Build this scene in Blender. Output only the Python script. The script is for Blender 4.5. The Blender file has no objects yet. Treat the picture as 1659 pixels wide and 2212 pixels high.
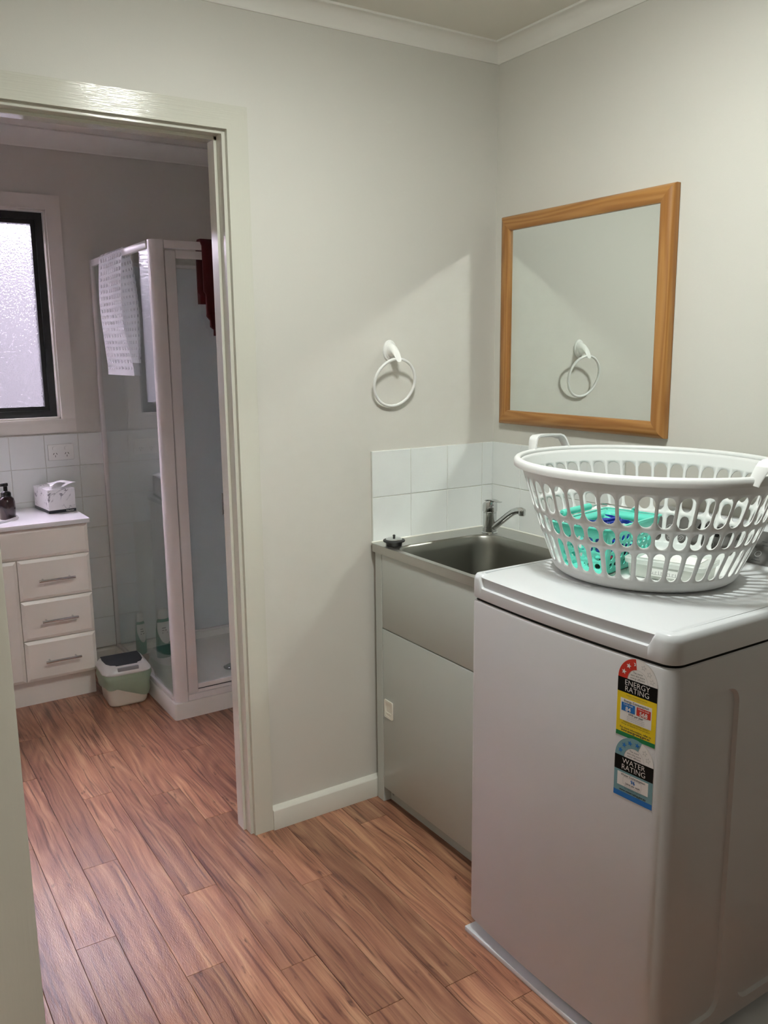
import bpy, bmesh, math, random
from mathutils import Vector, Matrix

random.seed(7)
PI = math.pi
SC = bpy.context.scene
COL = SC.collection

# ------------------------------------------------------------------ camera, world, exposure
def make_camera():
    yaw, pitch, roll = math.radians(32.62785), math.radians(-10.63222), math.radians(-0.594207)
    f_px = 1850.5
    fwd = Vector((math.sin(yaw) * math.cos(pitch), math.cos(yaw) * math.cos(pitch), math.sin(pitch)))
    right = Vector((math.cos(yaw), -math.sin(yaw), 0))
    up = right.cross(fwd)
    r = right * math.cos(roll) + up * math.sin(roll)
    u = up * math.cos(roll) - right * math.sin(roll)
    cam = bpy.data.cameras.new('camera')
    cam.sensor_fit = 'HORIZONTAL'
    cam.sensor_width = 36.0
    cam.lens = 36.0 * f_px / 1659.0
    cam.clip_start = 0.02
    cam.dof.use_dof = True
    cam.dof.focus_distance = 2.5
    cam.dof.aperture_fstop = 32.0
    o = bpy.data.objects.new('camera', cam)
    COL.objects.link(o)
    o.matrix_world = Matrix(((r.x, u.x, -fwd.x, -1.9535), (r.y, u.y, -fwd.y, -2.3305), (r.z, u.z, -fwd.z, 1.5066), (0, 0, 0, 1)))
    SC.camera = o
make_camera()

LAMP_POS = (-0.95, -1.10, 2.472)
LAMP_STRENGTH = 192.0
LAMP_COLOR = (0.95, 1.0, 0.945)
HALL_FILL_STRENGTH = 230.0  # fill lamp added in the hall, out of view
WORLD_STRENGTH = 42.0
SC.view_settings.view_transform = 'Standard'
SC.view_settings.look = 'None'
SC.view_settings.gamma = 1.0
SC.view_settings.use_curve_mapping = False
SC.view_settings.exposure = 0.0

def make_world():
    w = bpy.data.worlds.new('World')
    SC.world = w
    w.use_nodes = True
    nt = w.node_tree
    nt.nodes.clear()
    out = nt.nodes.new('ShaderNodeOutputWorld')
    bg = nt.nodes.new('ShaderNodeBackground')
    tc = nt.nodes.new('ShaderNodeTexCoord')
    sep = nt.nodes.new('ShaderNodeSeparateXYZ')
    ramp = nt.nodes.new('ShaderNodeValToRGB')
    mr = nt.nodes.new('ShaderNodeMapRange')
    mr.inputs['From Min'].default_value = -1
    mr.inputs['From Max'].default_value = 1
    ramp.color_ramp.elements[0].position = 0.49
    ramp.color_ramp.elements[0].color = (0.16, 0.145, 0.15, 1)
    ramp.color_ramp.elements[1].position = 0.51
    ramp.color_ramp.elements[1].color = (0.93, 0.83, 1.0, 1)
    nt.links.new(tc.outputs['Generated'], sep.inputs[0])
    nt.links.new(sep.outputs['Z'], mr.inputs['Value'])
    nt.links.new(mr.outputs[0], ramp.inputs[0])
    nt.links.new(ramp.outputs[0], bg.inputs['Color'])
    bg.inputs['Strength'].default_value = WORLD_STRENGTH
    nt.links.new(bg.outputs[0], out.inputs[0])
make_world()
cy = SC.cycles
cy.use_denoising = True
cy.max_bounces = 10
cy.diffuse_bounces = 6
cy.glossy_bounces = 5
cy.transmission_bounces = 8
cy.transparent_max_bounces = 16
cy.caustics_reflective = True
cy.blur_glossy = 0.0
cy.sample_clamp_indirect = 0.0

# ------------------------------------------------------------------ materials
MATS = {}
def new_mat(name):
    m = bpy.data.materials.new(name)
    m.use_nodes = True
    nt = m.node_tree
    nt.nodes.clear()
    out = nt.nodes.new('ShaderNodeOutputMaterial')
    MATS[name] = m
    return m, nt, out

def pbr(name, col, rough=0.5, metal=0.0, bump=0.0, bscale=200.0, var=0.0, vscale=6.0, spec=0.5, stretch=None, sss=0.0, coat=0.0, aniso=0.0, rvar=0.0):
    m, nt, out = new_mat(name)
    b = nt.nodes.new('ShaderNodeBsdfPrincipled')
    nt.links.new(b.outputs[0], out.inputs[0])
    b.inputs['Base Color'].default_value = (*col, 1)
    b.inputs['Roughness'].default_value = rough
    b.inputs['Metallic'].default_value = metal
    b.inputs['Specular IOR Level'].default_value = spec
    b.inputs['Coat Weight'].default_value = coat
    b.inputs['Anisotropic'].default_value = aniso
    if sss:
        b.inputs['Subsurface Weight'].default_value = sss
        b.inputs['Subsurface Radius'].default_value = (0.01, 0.01, 0.01)
    tc = nt.nodes.new('ShaderNodeTexCoord')
    vec = tc.outputs['Object']
    if stretch:
        mp = nt.nodes.new('ShaderNodeMapping')
        mp.inputs['Scale'].default_value = stretch
        nt.links.new(vec, mp.inputs[0])
        vec = mp.outputs[0]
    if var:
        n = nt.nodes.new('ShaderNodeTexNoise')
        n.inputs['Scale'].default_value = vscale
        n.inputs['Detail'].default_value = 4
        nt.links.new(vec, n.inputs['Vector'])
        mx = nt.nodes.new('ShaderNodeMix')
        mx.data_type = 'RGBA'
        mx.inputs[6].default_value = (*[c * (1 - var) for c in col], 1)
        mx.inputs[7].default_value = (*[min(1, c * (1 + var)) for c in col], 1)
        nt.links.new(n.outputs['Fac'], mx.inputs[0])
        nt.links.new(mx.outputs[2], b.inputs['Base Color'])
    if bump:
        n = nt.nodes.new('ShaderNodeTexNoise')
        n.inputs['Scale'].default_value = bscale
        n.inputs['Detail'].default_value = 3
        nt.links.new(vec, n.inputs['Vector'])
        bp = nt.nodes.new('ShaderNodeBump')
        bp.inputs['Strength'].default_value = bump
        bp.inputs['Distance'].default_value = 0.002
        nt.links.new(n.outputs['Fac'], bp.inputs['Height'])
        nt.links.new(bp.outputs[0], b.inputs['Normal'])
        if rvar:
            mr = nt.nodes.new('ShaderNodeMapRange')
            mr.inputs['To Min'].default_value = max(0.02, rough - rvar)
            mr.inputs['To Max'].default_value = rough + rvar
            nt.links.new(n.outputs['Fac'], mr.inputs['Value'])
            nt.links.new(mr.outputs[0], b.inputs['Roughness'])
    return m

def lin(r, g, b):
    f = lambda c: (c / 255 / 12.92) if c <= 10 else ((c / 255 + 0.055) / 1.055) ** 2.4
    return (f(r), f(g), f(b))

pbr('wall_paint', (0.605, 0.588, 0.54), 0.55, bump=0.08, bscale=260, var=0.015, vscale=3)
pbr('ceiling_paint', (0.70, 0.675, 0.61), 0.7, bump=0.05, bscale=200)
pbr('cornice_paint', (0.76, 0.745, 0.70), 0.6)
pbr('trim_gloss', (0.60, 0.59, 0.52), 0.10, bump=0.5, bscale=20, stretch=(0.6, 14, 14), spec=0.4)
pbr('trim_gloss_upright', (0.60, 0.59, 0.52), 0.12, bump=0.10, bscale=20, stretch=(14, 14, 0.6), spec=0.45)
pbr('skirting_gloss', (0.64, 0.62, 0.56), 0.22, spec=0.5)
pbr('window_trim', (0.70, 0.67, 0.62), 0.3)
pbr('grout', (0.62, 0.62, 0.57), 0.9)
pbr('tile_white', (0.74, 0.765, 0.755), 0.07, bump=0.05, bscale=14, spec=0.5)
pbr('caulk', (0.85, 0.84, 0.78), 0.5)
pbr('enamel_white', (0.60, 0.595, 0.61), 0.28, bump=0.03, bscale=300)
pbr('washer_plastic', (0.655, 0.67, 0.695), 0.30, coat=0.1)
pbr('washer_gap', (0.03, 0.03, 0.03), 0.7)
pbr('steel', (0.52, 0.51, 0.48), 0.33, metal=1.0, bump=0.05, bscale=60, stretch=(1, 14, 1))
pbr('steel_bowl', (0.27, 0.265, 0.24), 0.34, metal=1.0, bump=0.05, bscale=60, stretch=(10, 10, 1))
pbr('chrome', (0.62, 0.63, 0.63), 0.07, metal=1.0)
pbr('cabinet_grey', (0.47, 0.49, 0.46), 0.36, var=0.01)
pbr('white_plastic', (0.80, 0.80, 0.78), 0.25)
pbr('cream_plastic', (0.78, 0.76, 0.68), 0.35)
pbr('black_rubber', (0.012, 0.012, 0.012), 0.45)
pbr('black_plastic', (0.012, 0.012, 0.012), 0.3)
pbr('slot_black', (0.01, 0.01, 0.01), 0.8)
pbr('basket_white', (0.74, 0.745, 0.74), 0.38, sss=0.0)
pbr('teal', (0.14, 0.70, 0.56), 0.38)
pbr('teal_grip', (0.13, 0.66, 0.52), 0.5)
pbr('peg_blue', (0.012, 0.035, 0.36), 0.3)
pbr('peg_red', (0.35, 0.015, 0.015), 0.35)
pbr('peg_green', (0.01, 0.10, 0.03), 0.35)
pbr('peg_black', (0.01, 0.01, 0.012), 0.35)
pbr('paper_white', (0.82, 0.82, 0.80), 0.7)
pbr('ink_dark', (0.03, 0.03, 0.035), 0.7)
pbr('ink_grey', (0.28, 0.28, 0.28), 0.7)
pbr('ink_light', (0.42, 0.43, 0.43), 0.6)
pbr('panel_dark', (0.135, 0.13, 0.126), 0.22, spec=0.4)
pbr('panel_window', (0.006, 0.006, 0.007), 0.12)
pbr('vanity_cream', (0.83, 0.80, 0.735), 0.32, var=0.01)
pbr('vanity_top', (0.78, 0.77, 0.78), 0.10, coat=0.2)
pbr('amber', (0.022, 0.006, 0.005), 0.12, coat=0.3)
pbr('tissue', (0.80, 0.79, 0.80), 0.8)
pbr('box_band', (0.018, 0.02, 0.03), 0.4)
pbr('bin_cream', (0.62, 0.575, 0.49), 0.4)
pbr('bin_lid', (0.62, 0.61, 0.60), 0.3)
pbr('bin_flap', (0.03, 0.032, 0.045), 0.45)
pbr('bin_latch', (0.30, 0.30, 0.32), 0.4)
pbr('shower_white', (0.70, 0.675, 0.665), 0.25)
pbr('shower_liner', (0.60, 0.64, 0.66), 0.3)
pbr('shower_tray', (0.72, 0.70, 0.66), 0.3)
pbr('window_black', (0.012, 0.012, 0.013), 0.4)
pbr('red_towel', (0.075, 0.004, 0.006), 0.9, bump=0.5, bscale=500)
pbr('shampoo_teal', (0.06, 0.26, 0.19), 0.3)
pbr('shampoo_dark', (0.03, 0.20, 0.14), 0.3)
pbr('shampoo_white', (0.66, 0.66, 0.64), 0.4)
pbr('lamp_white', (0.8, 0.8, 0.8), 0.4)
pbr('lab_black', (0.003, 0.003, 0.003), 0.5, spec=0.15)
pbr('lab_red', lin(196, 40, 22), 0.4)
pbr('lab_yellow', lin(226, 196, 10), 0.4)
pbr('lab_green', lin(0, 118, 66), 0.4)
pbr('lab_blue', lin(10, 104, 180), 0.4)
pbr('lab_white', (0.74, 0.71, 0.69), 0.4)
pbr('lab_teal', lin(110, 150, 158), 0.4)
pbr('lab_star', lin(20, 112, 190), 0.4)
pbr('sky_block', (0.045, 0.046, 0.049), 0.8)  # very dark, for the unseen wall added to dim the window pane
pbr('outside_ground', (0.42, 0.38, 0.39), 0.8)
pbr('floor_gap', (0.028, 0.014, 0.009), 0.8)

def m_mirror():
    m, nt, out = new_mat('mirror_glass')
    b = nt.nodes.new('ShaderNodeBsdfPrincipled')
    b.inputs['Base Color'].default_value = (0.84, 0.88, 0.86, 1)
    b.inputs['Metallic'].default_value = 1
    b.inputs['Roughness'].default_value = 0.0
    nt.links.new(b.outputs[0], out.inputs[0])
m_mirror()

def m_glass(name, tint, ior=1.5):
    m, nt, out = new_mat(name)
    tr = nt.nodes.new('ShaderNodeBsdfTransparent')
    tr.inputs[0].default_value = (*tint, 1)
    gl = nt.nodes.new('ShaderNodeBsdfGlossy')
    gl.inputs['Roughness'].default_value = 0.0
    gl.inputs['Color'].default_value = (1, 1, 1, 1)
    fr = nt.nodes.new('ShaderNodeFresnel')
    ge = nt.nodes.new('ShaderNodeNewGeometry')
    mr = nt.nodes.new('ShaderNodeMapRange')
    mr.inputs['To Min'].default_value = ior
    mr.inputs['To Max'].default_value = 1.0 / ior
    nt.links.new(ge.outputs['Backfacing'], mr.inputs['Value'])
    nt.links.new(mr.outputs[0], fr.inputs[0])
    mx = nt.nodes.new('ShaderNodeMixShader')
    nt.links.new(fr.outputs[0], mx.inputs[0])
    nt.links.new(tr.outputs[0], mx.inputs[1])
    nt.links.new(gl.outputs[0], mx.inputs[2])
    nt.links.new(mx.outputs[0], out.inputs[0])
m_glass('shower_glass', (0.945, 0.965, 0.955), 1.52)

def m_clear(name, col, opacity, rough=0.15, bump=0.0, bscale=100):
    """milky clear plastic: part see-through, part diffuse and translucent, a gloss on top"""
    m, nt, out = new_mat(name)
    tr = nt.nodes.new('ShaderNodeBsdfTransparent')
    b = nt.nodes.new('ShaderNodeBsdfPrincipled')
    b.inputs['Base Color'].default_value = (*col, 1)
    b.inputs['Roughness'].default_value = rough
    tl = nt.nodes.new('ShaderNodeBsdfTranslucent')
    tl.inputs[0].default_value = (*col, 1)
    m1 = nt.nodes.new('ShaderNodeMixShader')
    m1.inputs[0].default_value = 0.35
    m2 = nt.nodes.new('ShaderNodeMixShader')
    m2.inputs[0].default_value = opacity
    nt.links.new(b.outputs[0], m1.inputs[1])
    nt.links.new(tl.outputs[0], m1.inputs[2])
    nt.links.new(tr.outputs[0], m2.inputs[1])
    nt.links.new(m1.outputs[0], m2.inputs[2])
    nt.links.new(m2.outputs[0], out.inputs[0])
m_clear('clear_box', (0.80, 0.82, 0.78), 0.55)
m_clear('clear_lid', (0.84, 0.87, 0.85), 0.75)
m_clear('mat_clear', (0.84, 0.84, 0.86), 0.80, 0.2)
m_clear('bin_bag', (0.46, 0.58, 0.45), 0.80, 0.4)

def m_frost():
    m, nt, out = new_mat('frosted_glass')
    tc = nt.nodes.new('ShaderNodeTexCoord')
    n = nt.nodes.new('ShaderNodeTexNoise')
    n.inputs['Scale'].default_value = 150
    n.inputs['Detail'].default_value = 2
    nt.links.new(tc.outputs['Object'], n.inputs['Vector'])
    bp = nt.nodes.new('ShaderNodeBump')
    bp.inputs['Strength'].default_value = 1.0
    bp.inputs['Distance'].default_value = 0.0045
    nt.links.new(n.outputs['Fac'], bp.inputs['Height'])
    tl = nt.nodes.new('ShaderNodeBsdfRefraction')
    tl.inputs['Color'].default_value = (0.95, 0.95, 0.96, 1)
    tl.inputs['Roughness'].default_value = 0.27
    tl.inputs['IOR'].default_value = 1.45
    nt.links.new(bp.outputs[0], tl.inputs['Normal'])
    gl = nt.nodes.new('ShaderNodeBsdfGlossy')
    gl.inputs['Roughness'].default_value = 0.2
    nt.links.new(bp.outputs[0], gl.inputs['Normal'])
    mx = nt.nodes.new('ShaderNodeMixShader')
    mx.inputs[0].default_value = 0.06
    nt.links.new(tl.outputs[0], mx.inputs[1])
    nt.links.new(gl.outputs[0], mx.inputs[2])
    nt.links.new(mx.outputs[0], out.inputs[0])
m_frost()

def m_emit(name, col, s):
    m, nt, out = new_mat(name)
    e = nt.nodes.new('ShaderNodeEmission')
    e.inputs[0].default_value = (*col, 1)
    e.inputs[1].default_value = s
    nt.links.new(e.outputs[0], out.inputs[0])
m_emit('lamp_glow', LAMP_COLOR, LAMP_STRENGTH)
m_emit('hall_fill_glow', (1.0, 0.97, 0.88), HALL_FILL_STRENGTH)  # glow of the added hall fill lamp

def m_plank():
    m, nt, out = new_mat('plank_vinyl')
    L = nt.links.new
    N = nt.nodes.new
    tc = N('ShaderNodeTexCoord')
    oi = N('ShaderNodeObjectInfo')
    sc = N('ShaderNodeVectorMath'); sc.operation = 'SCALE'
    cb = N('ShaderNodeCombineXYZ')
    for k, mul in enumerate((37.0, 91.0, 53.0)):
        mm = N('ShaderNodeMath'); mm.operation = 'MULTIPLY'
        L(oi.outputs['Random'], mm.inputs[0]); mm.inputs[1].default_value = mul
        L(mm.outputs[0], cb.inputs[k])
    add = N('ShaderNodeVectorMath'); add.operation = 'ADD'
    L(tc.outputs['Object'], add.inputs[0]); L(cb.outputs[0], add.inputs[1])
    # slow wander so the grain runs in long curves
    wn = N('ShaderNodeTexNoise'); wn.inputs['Scale'].default_value = 3.2; wn.inputs['Detail'].default_value = 2
    mpw = N('ShaderNodeMapping'); mpw.inputs['Scale'].default_value = (1.6, 0.9, 1)
    L(add.outputs[0], mpw.inputs[0]); L(mpw.outputs[0], wn.inputs['Vector'])
    wv = N('ShaderNodeVectorMath'); wv.operation = 'MULTIPLY_ADD'
    wv.inputs[1].default_value = (0.035, 0.10, 0)
    L(wn.outputs['Color'], wv.inputs[0]); L(add.outputs[0], wv.inputs[2])
    mp = N('ShaderNodeMapping'); mp.inputs['Scale'].default_value = (42, 1.7, 1)
    L(wv.outputs[0], mp.inputs[0])
    n1 = N('ShaderNodeTexNoise'); n1.inputs['Scale'].default_value = 1.0; n1.inputs['Detail'].default_value = 5; n1.inputs['Roughness'].default_value = 0.62
    L(mp.outputs[0], n1.inputs['Vector'])
    mp2 = N('ShaderNodeMapping'); mp2.inputs['Scale'].default_value = (260, 6, 1)
    L(wv.outputs[0], mp2.inputs[0])
    n2 = N('ShaderNodeTexNoise'); n2.inputs['Scale'].default_value = 1.0; n2.inputs['Detail'].default_value = 3
    L(mp2.outputs[0], n2.inputs['Vector'])
    # plain-sawn figure: bands of a stretched noise field
    mp3 = N('ShaderNodeMapping'); mp3.inputs['Scale'].default_value = (8, 0.8, 1)
    L(wv.outputs[0], mp3.inputs[0])
    n3 = N('ShaderNodeTexNoise'); n3.inputs['Scale'].default_value = 1.0; n3.inputs['Detail'].default_value = 1.0
    L(mp3.outputs[0], n3.inputs['Vector'])
    m20 = N('ShaderNodeMath'); m20.operation = 'MULTIPLY'; m20.inputs[1].default_value = 84
    L(n3.outputs['Fac'], m20.inputs[0])
    sn = N('ShaderNodeMath'); sn.operation = 'SINE'; L(m20.outputs[0], sn.inputs[0])
    s1 = N('ShaderNodeMath'); s1.operation = 'MULTIPLY_ADD'; s1.inputs[1].default_value = 0.058
    L(sn.outputs[0], s1.inputs[0]); L(n1.outputs['Fac'], s1.inputs[2])
    s2 = N('ShaderNodeMath'); s2.operation = 'MULTIPLY_ADD'; s2.inputs[1].default_value = 0.26
    L(n2.outputs['Fac'], s2.inputs[0]); L(s1.outputs[0], s2.inputs[2])
    ramp = N('ShaderNodeValToRGB')
    cr = ramp.color_ramp
    cr.elements[0].position = 0.40; cr.elements[0].color = (*lin(112, 70, 55), 1)
    cr.elements[1].position = 0.84; cr.elements[1].color = (*lin(196, 150, 116), 1)
    for p, c in ((0.49, (142, 95, 74)), (0.58, (158, 108, 84)), (0.70, (175, 126, 97))):
        e = cr.elements.new(p); e.color = (*lin(*c), 1)
    L(s2.outputs[0], ramp.inputs[0])
    # dark knots and short streaks
    mp4 = N('ShaderNodeMapping'); mp4.inputs['Scale'].default_value = (42, 11, 1)
    L(wv.outputs[0], mp4.inputs[0])
    n4 = N('ShaderNodeTexNoise'); n4.inputs['Scale'].default_value = 1.0; n4.inputs['Detail'].default_value = 4
    L(mp4.outputs[0], n4.inputs['Vector'])
    kr = N('ShaderNodeMapRange'); kr.inputs['From Min'].default_value = 0.66; kr.inputs['From Max'].default_value = 0.75
    kr.inputs['To Max'].default_value = 0.75
    L(n4.outputs['Fac'], kr.inputs['Value'])
    mk = N('ShaderNodeMix'); mk.data_type = 'RGBA'
    mk.inputs[7].default_value = (*lin(66, 34, 26), 1)
    L(kr.outputs[0], mk.inputs[0]); L(ramp.outputs[0], mk.inputs[6])
    # thin dark grain lines
    mp5 = N('ShaderNodeMapping'); mp5.inputs['Scale'].default_value = (115, 3.0, 1)
    L(wv.outputs[0], mp5.inputs[0])
    n5 = N('ShaderNodeTexNoise'); n5.inputs['Scale'].default_value = 1.0; n5.inputs['Detail'].default_value = 2
    L(mp5.outputs[0], n5.inputs['Vector'])
    lr = N('ShaderNodeMapRange'); lr.inputs['From Min'].default_value = 0.56; lr.inputs['From Max'].default_value = 0.68; lr.inputs['To Max'].default_value = 0.68
    L(n5.outputs['Fac'], lr.inputs['Value'])
    ml = N('ShaderNodeMix'); ml.data_type = 'RGBA'
    ml.inputs[7].default_value = (*lin(84, 46, 36), 1)
    L(lr.outputs[0], ml.inputs[0]); L(mk.outputs[2], ml.inputs[6])
    # plank to plank tone
    hv = N('ShaderNodeHueSaturation')
    vr = N('ShaderNodeMapRange'); vr.inputs['To Min'].default_value = 0.70; vr.inputs['To Max'].default_value = 1.14
    L(oi.outputs['Random'], vr.inputs['Value'])
    L(vr.outputs[0], hv.inputs['Value'])
    hv.inputs['Saturation'].default_value = 0.99
    L(ml.outputs[2], hv.inputs['Color'])
    b = N('ShaderNodeBsdfPrincipled')
    L(hv.outputs[0], b.inputs['Base Color'])
    b.inputs['Roughness'].default_value = 0.30
    b.inputs['Specular IOR Level'].default_value = 0.5
    mp6 = N('ShaderNodeMapping'); mp6.inputs['Scale'].default_value = (620, 80, 1)
    L(wv.outputs[0], mp6.inputs[0])
    n6 = N('ShaderNodeTexNoise'); n6.inputs['Scale'].default_value = 1.0; n6.inputs['Detail'].default_value = 2
    L(mp6.outputs[0], n6.inputs['Vector'])
    bp = N('ShaderNodeBump'); bp.inputs['Strength'].default_value = 0.6; bp.inputs['Distance'].default_value = 0.0012
    L(n6.outputs['Fac'], bp.inputs['Height']); L(bp.outputs[0], b.inputs['Normal'])
    L(b.outputs[0], out.inputs[0])
m_plank()

def m_pine():
    m, nt, out = new_mat('pine')
    L = nt.links.new; N = nt.nodes.new
    tc = N('ShaderNodeTexCoord'); oi = N('ShaderNodeObjectInfo')
    cb = N('ShaderNodeCombineXYZ')
    for k, mul in enumerate((17.0, 31.0, 23.0)):
        mm = N('ShaderNodeMath'); mm.operation = 'MULTIPLY'
        L(oi.outputs['Random'], mm.inputs[0]); mm.inputs[1].default_value = mul
        L(mm.outputs[0], cb.inputs[k])
    add = N('ShaderNodeVectorMath'); add.operation = 'ADD'
    L(tc.outputs['Object'], add.inputs[0]); L(cb.outputs[0], add.inputs[1])
    mp = N('ShaderNodeMapping'); mp.inputs['Scale'].default_value = (1.3, 22, 22)
    L(add.outputs[0], mp.inputs[0])
    n = N('ShaderNodeTexNoise'); n.inputs['Scale'].default_value = 1; n.inputs['Detail'].default_value = 1.5
    L(mp.outputs[0], n.inputs['Vector'])
    m20 = N('ShaderNodeMath'); m20.operation = 'MULTIPLY'; m20.inputs[1].default_value = 46
    L(n.outputs['Fac'], m20.inputs[0])
    sn = N('ShaderNodeMath'); sn.operation = 'SINE'; L(m20.outputs[0], sn.inputs[0])
    mp2 = N('ShaderNodeMapping'); mp2.inputs['Scale'].default_value = (6, 160, 160)
    L(add.outputs[0], mp2.inputs[0])
    n2 = N('ShaderNodeTexNoise'); n2.inputs['Scale'].default_value = 1; n2.inputs['Detail'].default_value = 2
    L(mp2.outputs[0], n2.inputs['Vector'])
    a = N('ShaderNodeMath'); a.operation = 'MULTIPLY_ADD'; a.inputs[1].default_value = 0.22; a.inputs[2].default_value = 0.35
    L(sn.outputs[0], a.inputs[0])
    a2 = N('ShaderNodeMath'); a2.operation = 'MULTIPLY_ADD'; a2.inputs[1].default_value = 0.35
    L(n2.outputs['Fac'], a2.inputs[0]); L(a.outputs[0], a2.inputs[2])
    ramp = N('ShaderNodeValToRGB'); cr = ramp.color_ramp
    cr.elements[0].position = 0.2; cr.elements[0].color = (0.44, 0.215, 0.065, 1)
    cr.elements[1].position = 0.85; cr.elements[1].color = (0.30, 0.12, 0.028, 1)
    L(a2.outputs[0], ramp.inputs[0])
    b = N('ShaderNodeBsdfPrincipled'); b.inputs['Roughness'].default_value = 0.35
    L(ramp.outputs[0], b.inputs['Base Color']); L(b.outputs[0], out.inputs[0])
m_pine()

def m_marble():
    m, nt, out = new_mat('marble_card')
    L = nt.links.new; N = nt.nodes.new
    tc = N('ShaderNodeTexCoord')
    w = N('ShaderNodeTexNoise'); w.inputs['Scale'].default_value = 14; w.inputs['Detail'].default_value = 3; w.inputs['Distortion'].default_value = 1.6
    L(tc.outputs['Object'], w.inputs['Vector'])
    s = N('ShaderNodeMath'); s.operation = 'SUBTRACT'; s.inputs[1].default_value = 0.5
    L(w.outputs['Fac'], s.inputs[0])
    ab = N('ShaderNodeMath'); ab.operation = 'ABSOLUTE'; L(s.outputs[0], ab.inputs[0])
    mask = N('ShaderNodeTexNoise'); mask.inputs['Scale'].default_value = 17; L(tc.outputs['Object'], mask.inputs['Vector'])
    mr = N('ShaderNodeMapRange'); mr.inputs['From Min'].default_value = 0.0; mr.inputs['From Max'].default_value = 0.03
    mr.inputs['To Min'].default_value = 1.0; mr.inputs['To Max'].default_value = 0.0
    L(ab.outputs[0], mr.inputs['Value'])
    mm = N('ShaderNodeMapRange'); mm.inputs['From Min'].default_value = 0.45; mm.inputs['From Max'].default_value = 0.6
    L(mask.outputs['Fac'], mm.inputs['Value'])
    mu = N('ShaderNodeMath'); mu.operation = 'MULTIPLY'; L(mr.outputs[0], mu.inputs[0]); L(mm.outputs[0], mu.inputs[1])
    mx = N('ShaderNodeMix'); mx.data_type = 'RGBA'
    mx.inputs[6].default_value = (0.76, 0.74, 0.75, 1); mx.inputs[7].default_value = (0.10, 0.09, 0.12, 1)
    L(mu.outputs[0], mx.inputs[0])
    b = N('ShaderNodeBsdfPrincipled'); b.inputs['Roughness'].default_value = 0.4
    L(mx.outputs[2], b.inputs['Base Color']); L(b.outputs[0], out.inputs[0])
m_marble()

# ------------------------------------------------------------------ object helpers
FRAME = {}      # parent name -> world matrix
def thing(name, label, cat, loc=(0, 0, 0), rotz=0.0, group=None, kind=None):
    o = bpy.data.objects.new(name, None)
    o.empty_display_size = 0.05
    COL.objects.link(o)
    o.location = loc
    o.rotation_euler = (0, 0, rotz)
    if label: o['label'] = label
    if cat: o['category'] = cat
    if group: o['group'] = group
    if kind: o['kind'] = kind
    FRAME[o.name] = Matrix.Translation(loc) @ Matrix.Rotation(rotz, 4, 'Z')
    return o

def finish(name, bm, mats, parent=None, local=False, angle=35, solid=None, merge=0.0):
    """link a bmesh (built in world space, or in the parent's frame when local) as one object"""
    if merge:
        bmesh.ops.remove_doubles(bm, verts=bm.verts, dist=merge)
    bmesh.ops.recalc_face_normals(bm, faces=bm.faces)
    if parent is not None and not local:
        bm.transform(FRAME[parent.name].inverted())
    me = bpy.data.meshes.new(name)
    bm.to_mesh(me)
    bm.free()
    me.polygons.foreach_set('use_smooth', [True] * len(me.polygons))
    me.set_sharp_from_angle(angle=math.radians(angle))
    if isinstance(mats, str): mats = [mats]
    for m in mats: me.materials.append(MATS[m])
    o = bpy.data.objects.new(name, me)
    COL.objects.link(o)
    if parent is not None:
        o.parent = parent
        FRAME[o.name] = FRAME[parent.name]
    else:
        FRAME[o.name] = Matrix.Identity(4)
    if solid:
        md = o.modifiers.new('thickness', 'SOLIDIFY')
        md.thickness = solid[0]
        md.offset = solid[1]
    return o

def tag(o, label, cat=None, group=None, kind=None):
    o['label'] = label
    if cat: o['category'] = cat
    if group: o['group'] = group
    if kind: o['kind'] = kind
    return o

def struct(name, bm, mats, label, parent=None, **kw):
    o = finish(name, bm, mats, parent, **kw)
    if parent is None:
        o['kind'] = 'structure'
        o['label'] = label
    return o

def B(): return bmesh.new()

def mi(faces, k):
    for f in faces: f.material_index = k

def box(bm, x0, x1, y0, y1, z0, z1, bev=0.0, seg=2, m=0, rot=None):
    vs = [bm.verts.new(c) for c in ((x0, y0, z0), (x1, y0, z0), (x1, y1, z0), (x0, y1, z0), (x0, y0, z1), (x1, y0, z1), (x1, y1, z1), (x0, y1, z1))]
    if rot is not None:
        for v in vs: v.co = rot @ v.co
    fs = [bm.faces.new([vs[i] for i in q]) for q in ((0, 3, 2, 1), (4, 5, 6, 7), (0, 1, 5, 4), (1, 2, 6, 5), (2, 3, 7, 6), (3, 0, 4, 7))]
    mi(fs, m)
    if bev:
        es = set(e for f in fs for e in f.edges)
        r = bmesh.ops.bevel(bm, geom=list(es), offset=bev, segments=seg, affect='EDGES', profile=0.5)
        mi(r['faces'], m)
    return fs

def ring(bm, pts): return [bm.verts.new(p) for p in pts]

def bridge(bm, a, b, closed=True, m=0):
    n = len(a)
    for i in range(n if closed else n - 1):
        j = (i + 1) % n
        f = bm.faces.new((a[i], a[j], b[j], b[i]))
        f.material_index = m

def cap(bm, r, m=0):
    f = bm.faces.new(r)
    f.material_index = m
    return f

def loft(bm, rings, cap0=True, cap1=True, closed=True, m=0):
    rs = [ring(bm, r) for r in rings]
    for a, b in zip(rs, rs[1:]): bridge(bm, a, b, closed, m)
    if cap0: cap(bm, rs[0], m)
    if cap1: cap(bm, rs[-1], m)
    return rs

def circ(c, r, n, u, v, ph=0.0):
    c = Vector(c)
    return [c + u * (r * math.cos(2 * PI * i / n + ph)) + v * (r * math.sin(2 * PI * i / n + ph)) for i in range(n)]

def basis(d):
    d = Vector(d).normalized()
    a = Vector((0, 0, 1)) if abs(d.z) < 0.9 else Vector((1, 0, 0))
    u = d.cross(a).normalized()
    return u, d.cross(u)

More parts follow.
